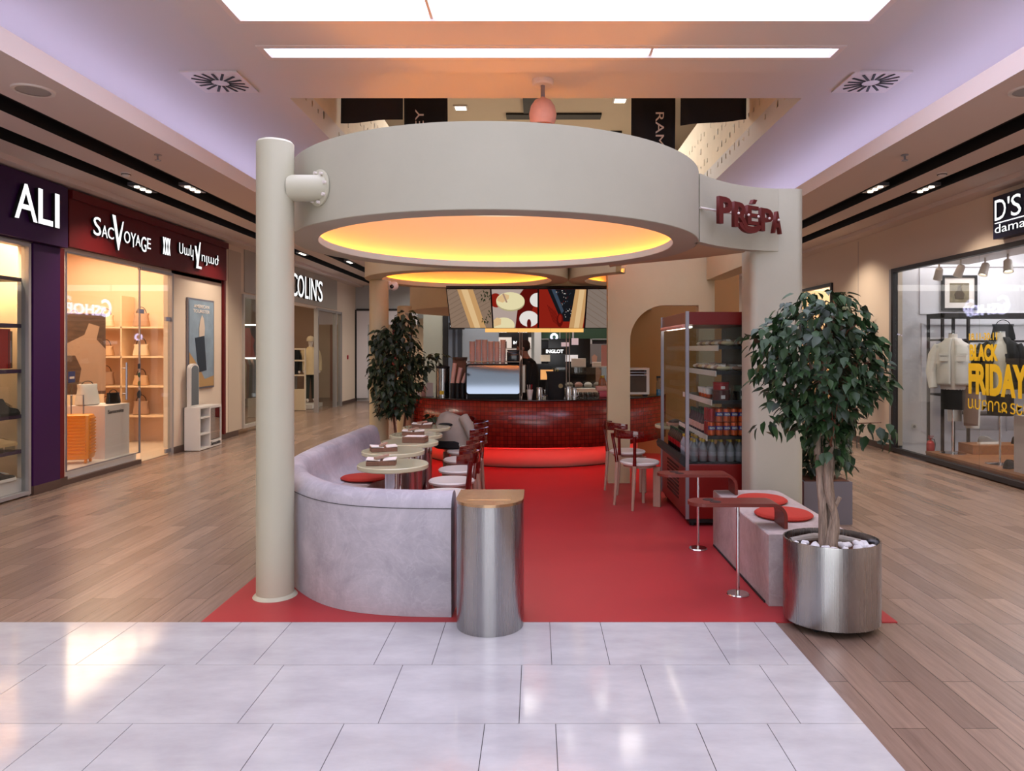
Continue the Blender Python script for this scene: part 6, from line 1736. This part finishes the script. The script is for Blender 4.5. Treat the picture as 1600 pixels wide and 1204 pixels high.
# --------------------------------------------------------------- fridge
FX0, FX1, FY0, FY1 = 1.345, 2.02, 6.42, 7.70
t = thing('display_fridge', 'tall dark red open-fronted drinks fridge with glass sides', 'fridge', (FX0, FY0, .008))
w_, d_ = FX1-FX0, FY1-FY0
obj('base', MB().box(0.0, w_, 0, d_, .07, .56, bev=.006), M['fridge_red'], t)
obj('underside', MB().box(.03, w_-.03, .03, d_-.03, .03, .069), M['black'], t)
for x in (.07, w_-.07):
    for y in (.08, d_-.08): obj('foot', MB().cyl(x, y, 0, .03, .025, seg=12), M['black'], t)
obj('top', MB().box(0, w_, 0, d_, 1.81, 1.925, bev=.004), M['fridge_red'], t)
obj('canopy_light', MB().box(.04, .07, .08, d_-.08, 1.785, 1.799), M['lampglow'], t)
obj('roller_blind', MB().tube([(.05, .05, 1.835-.055), (.05, d_-.05, 1.835-.055)], .001, 4).tube([(-.006, .06, 1.80), (-.006, d_-.06, 1.80)], .018, 10), M['pink'], t, True)
for x, y in ((0, -.006), (0, d_-.024)):
    obj('corner_post', MB().box(x-.008, x+.022, y, y+.03, .07, 1.93), M['alu'], t)
obj('rear_panel', MB().box(w_-.03, w_, .0, d_, .561, 1.809), M['shelf_dark'], t)
obj('side_glass', MB().box(.024, w_-.031, .004, .010, .562, 1.808), M['glass_f'], t)
obj('side_glass', MB().box(.024, w_-.031, d_-.010, d_-.004, .562, 1.808), M['glass_f'], t)
obj('bumper', MB().prism([(-.06, .60), (-.05, .56), (.03, .50), (.03, .60), (-.04, .64)], .02, d_-.02, Matrix(((1, 0, 0, 0), (0, 0, 1, 0), (0, 1, 0, 0), (0, 0, 0, 1)))), M['black'], t)
gr = MB()
for k in range(9): gr.box(-.004, 0, .35, d_-.35, .18+k*.036, .198+k*.036)
obj('louvres', gr, M['black'], t)
SH = [(1.62, .34), (1.39, .36), (1.13, .40), (.81, .44)]
for i, (z, dep) in enumerate(SH):
    o = obj('shelf', MB().box(w_-.04-dep, w_-.032, .02, d_-.02, z-.03, z), M['shelf_dark'], t)
    obj('price_rail', MB().box(w_-.05-dep, w_-.041-dep, .02, d_-.02, z-.045, z+.005), M['paper'] if i in (3, 2) else M['white'], t)
obj('well_floor', MB().box(.03, w_-.032, .02, d_-.02, .562, .575), M['shelf_dark'], t)
# bottles in the well
bpz = None
for r_ in range(5):
    for k in range(7 if r_ < 2 else 3):
        x = FX0+.085+k*.082; y = FY0+.075+r_*.085+(.0 if r_ < 2 else .1)
        lab = '%s gold-capped water bottle from the left in the %s row of the fridge well' % (ORD[k], ORD[r_])
        if bpz is None:
            bpz = thing('water_bottle', lab, 'bottle', (x, y, .584), 0, 'bottles in the fridge well')
            obj('bottle', MB().lathe([(.03, 0), (.036, .01), (.036, .11), (.033, .13), (.014, .165), (.014, .175)], (0, 0, 0), 16), M['water'], bpz, True)
            obj('label_band', MB().lathe([(.0365, .05), (.0365, .09)], (0, 0, 0), 16, cap=False), mat('bottle_label', '9a98a0', .5), bpz)
            obj('cap', MB().cyl(0, 0, .176, .20, .018, seg=12), M['gold'], bpz)
        else: dup(bpz, (x, y, .584), 0, lab)
dbz = None
for k in range(9):
    x = FX0+.09; y = FY0+.42+k*.085+.1
    for j in range(2):
        lab = '%s dark bottle from the glass in the %s file of the fridge well' % (ORD[k], ['outer', 'inner'][j])
        if dbz is None:
            dbz = thing('cola_bottle', lab, 'bottle', (x, y, .584), 0, 'dark bottles in the fridge well')
            obj('bottle', MB().lathe([(.028, 0), (.034, .01), (.034, .12), (.012, .17), (.012, .19)], (0, 0, 0), 14), M['dark_bottle'], dbz, True)
            obj('label_band', MB().lathe([(.0345, .05), (.0345, .1)], (0, 0, 0), 14, cap=False), M['can_red'], dbz)
            obj('cap', MB().cyl(0, 0, .191, .205, .014, seg=10), M['leaf'], dbz)
        else: dup(dbz, (x+j*.085, y, .584), 0, lab)
# cans on the lowest shelf, two high
cz = None
xs_can = [FX0+.24+k*.068 for k in range(6)]
canp = {}
for r_ in range(3):
    for k, x in enumerate(xs_can):
        for h in range(2):
            kind = 'red' if (r_ == 0 and k == 0 and h == 1) or (r_ > 0 and k == 0) else 'orange'
            y = FY0+.07+r_*.072; z = .8185+h*.1235
            lab = '%s %s can from the left, %s tier, %s row, fridge can shelf' % (ORD[k], kind, ['bottom', 'top'][h], ORD[r_])
            if kind not in canp:
                c_ = thing('drink_can', lab, 'can', (x, y, z), 0, 'drink cans in the fridge')
                obj('can', MB().lathe([(.026, 0), (.032, .006), (.032, .112), (.026, .120), (.024, .118), (0, .118)], (0, 0, 0), 20), M['can_'+kind], c_, True)
                obj('top_disc', MB().lathe([(0, .1182), (.024, .1182), (.024, .1195), (0, .1195)], (0, 0, 0), 16), M['alu'], c_)
                if kind == 'orange':
                    obj('blue_band', MB().lathe([(.0323, .052), (.0323, .088)], (0, 0, 0), 16, a(195), a(345), cap=False), M['blue'], c_)
                    tt = text('letters', 'FANTA', M['paper'], (-.024, -.034, .060), (1, 0, 0), .048, .020, c_, ext=.001, offset=.05)
                canp[kind] = c_
            else: dup(canp[kind], (x, y, z), 0, lab)
jz = None
for k in range(7):
    for j in range(2):
        x = FX0+.24+j*.08; y = FY0+.33+k*.09
        lab = '%s purple juice bottle from the glass, %s file on the can shelf' % (ORD[k], ['outer', 'inner'][j])
        if jz is None:
            jz = thing('juice_bottle', lab, 'bottle', (x, y, .8185), 0, 'juice bottles on the can shelf')
            obj('bottle', MB().lathe([(.03, 0), (.036, .01), (.036, .1), (.016, .145), (.016, .17)], (0, 0, 0), 14), mat('plum', '3a1828', .2), jz, True)
            obj('label_band', MB().lathe([(.0365, .02), (.0365, .08)], (0, 0, 0), 14, cap=False), M['pink'], jz)
            obj('cap', MB().cyl(0, 0, .171, .20, .019, seg=10), mat('green_cap', '1f3a24', .5), jz)
        else: dup(jz, (x+0, y, .8185), 0, lab)
# jars / tubs on the third shelf
for k in range(4):
    for j in range(3):
        x = FX0+.29+j*.085; y = FY0+.35+k*.11
        g_ = thing('dessert_cup', '%s layered dessert cup from the near glass, %s file of the third fridge shelf' % (ORD[k], ORD[j]), 'dessert', (x, y, 1.1385), 0, 'dessert cups in the fridge')
        obj('cream_layer', MB().lathe([(.028, .035), (.036, .09), (0, .09)], (0, 0, 0), 14), M['paper'], g_, True)
        obj('orange_layer', MB().lathe([(0, 0), (.024, 0), (.028, .0345), (0, .0345)], (0, 0, 0), 14), M['can_orange'], g_, True)
for i, (x, y, z, r_, h_, m, lab) in enumerate(((1.68, .10, 1.1385, .075, .09, mat('maroon_tub', '54201c', .3), 'lower dark maroon round tin nearest the glass on the third fridge shelf'), (1.68, .10, 1.2295, .07, .07, M['can_red'], 'upper red round tin stacked on the maroon one in the fridge'), (1.86, .10, 1.1385, .07, .08, M['black_gloss'], 'black round tin right of the maroon tins in the fridge'), (1.86, .10, 1.2195, .065, .05, mat('green_tub', '3c4a3a', .3), 'green round tub stacked on the black tin in the fridge'))):
    g_ = thing('round_tin', lab, 'tin', (x, FY0+y, z), 0, 'round tins in the fridge')
    obj('body', MB().cyl(0, 0, 0, h_*.7, r_), m, g_, True)
    obj('lid', MB().cyl(0, 0, h_*.7+.0005, h_, r_*1.03), m, g_, True)
    obj('label', MB().box(-.018, .018, -r_-.002, -r_+.002, h_*.15, h_*.5), M['paper'], g_)
# wrapped sandwiches on the two upper shelves
rnd = random.Random(12)
for si, z in enumerate((1.6285, 1.3985)):
    for k in range(9):
        for j in range(2):
            x = FX0+.40+j*.14-(0.04 if si else 0); y = FY0+.11+k*.125
            g_ = thing('wrapped_pastry', '%s wrapped pastry from the near glass, %s file of the %s fridge shelf' % (ORD[k], ['outer', 'inner'][j], ['top', 'second'][si]), 'pastry', (x, y, z), rnd.uniform(-.4, .4), 'wrapped pastries in the fridge')
            rg = []
            for u, s_ in ((-1, .25), (-.8, .7), (-.3, 1), (.3, 1), (.8, .7), (1, .25)):
                rg.append([(u*.06, s_*.04*math.cos(q), .026+s_*.024*math.sin(q)) for q in [2*PI*m_/12 for m_ in range(12)]])
            obj('pastry', MB().loft(rg), [mat_b, ][0] if False else [M['cloth_cream'], M['beech'], M['paper']][(k+j) % 3], g_, True)
            obj('wrapper', MB().lathe([(.03, -.02), (.0315, .02)], (0, 0, 0), 12, mtx=Matrix.Translation((0, 0, .03)) @ Matrix.Rotation(PI/2, 4, 'Y'), cap=False), M['paper'], g_, True)
# clear boxes on the top shelf near the glass
# --------------------------------------------------------------- banners in the void
bn = [(-3.0+.0, 5.06, .96, 0.02, 'wide blank black banner at the far left of the ceiling opening', None),
      (-2.03, 4.25, .67, 0.0, 'black banner with white letter Y, left of the ceiling opening', 'UP'),
      (1.47, 4.70, .68, 0.0, 'black banner with white letters RAM, right of the ceiling opening', 'RAMSEY'),
      (2.20, 4.95, .98, 0.03, 'wide blank black banner at the far right of the ceiling opening', None)]
for i, (x, zb_, w_, tilt, lab, s) in enumerate(bn):
    y = [10.3, 11.0, 11.1, 10.4][i]
    if i == 0: x = -2.81; w_ = .89; zb_ = 4.84
    if i == 3: x = 2.09; w_ = .95; zb_ = 4.84
    t = thing('hanging_banner', lab, 'banner', (x, y, zb_), 0, 'black banners in the ceiling opening')
    cl = []
    for z in (0, .5, 1.2, 2.0):
        cl.append([(w_*u, .03*math.sin(u*7+z*2+i)+.0, z+(tilt*u*3)*(1 if z == 0 else 0)) for u in [k/10 for k in range(11)]])
    o = obj('cloth', MB().loft(cl, cap=False, closed=False), M['banner'], t, True)
    md = o.modifiers.new('thick', 'SOLIDIFY'); md.thickness = .006
    obj('rod', MB().tube([(0, 0, 2.0), (w_, 0, 2.0)], .012, 8), M['alu'], t)
    obj('hanger', MB().tube([(.05, 0, 2.0), (.05, 0, 7.2-zb_)], .004, 5).tube([(w_-.05, 0, 2.0), (w_-.05, 0, 7.2-zb_)], .004, 5), M['alu'], t)
    if s == 'RAMSEY':
        text('letters', s, M['paper'], (.37, -.042, .55), (0, 0, -1), .97, .13, t, ext=.004, updir=(1, 0, 0)).location = (0, 0, 0)
    if s == 'UP':
        text('letters', 'RAMSEY', M['paper'], (.31, -.042, .04), (0, 0, 1), .97, .13, t, ext=.004, updir=(-1, 0, 0))

# --------------------------------------------------------------- sub-parts hang under their part
RULES = [('piping', 'cover'), ('led_strip', 'inner_wall'), ('price_rail', 'shelf'), ('louvres', 'base'), ('corner_post', 'base'),
         ('bolt', 'flange'), ('seat_ring', 'seat'), ('lamp_face', 'frame'), ('diffuser', 'frame'), ('polished_panel', 'body'),
         ('cup_rail', 'body'), ('cup_hole', 'top'), ('laces', 'upper'), ('rib', 'shell'), ('front_ribs', 'shell'), ('handle', 'body'),
         ('lens', 'lamp_head'), ('pocket', 'jacket'), ('flap_seam', 'lid'), ('castor', 'bottom'), ('pebble', 'soil'), ('grill', 'housing'),
         ('vent_ring', 'body'), ('label_band', 'bottle'), ('cutlery_bar', 'box'), ('hose', 'cylinder'), ('slot', 'plate'), ('blue_band', 'can')]
KIDS = {}
for o in list(SC.objects):
    if o.parent: KIDS.setdefault(o.parent.name, []).append(o)
for root in [o for o in SC.objects if o.parent is None and 'category' in o]:
    ch = KIDS.get(root.name, [])
    def base(o): return o.name.split('.')[0]
    for a_, b_ in RULES:
        A = [c for c in ch if base(c) == a_]; B = [c for c in ch if base(c) == b_]
        if not A or not B: continue
        for i, c in enumerate(A):
            p = B[i] if len(A) == len(B) else B[0]
            if p.matrix_basis == Matrix.Identity(4): c.parent = p
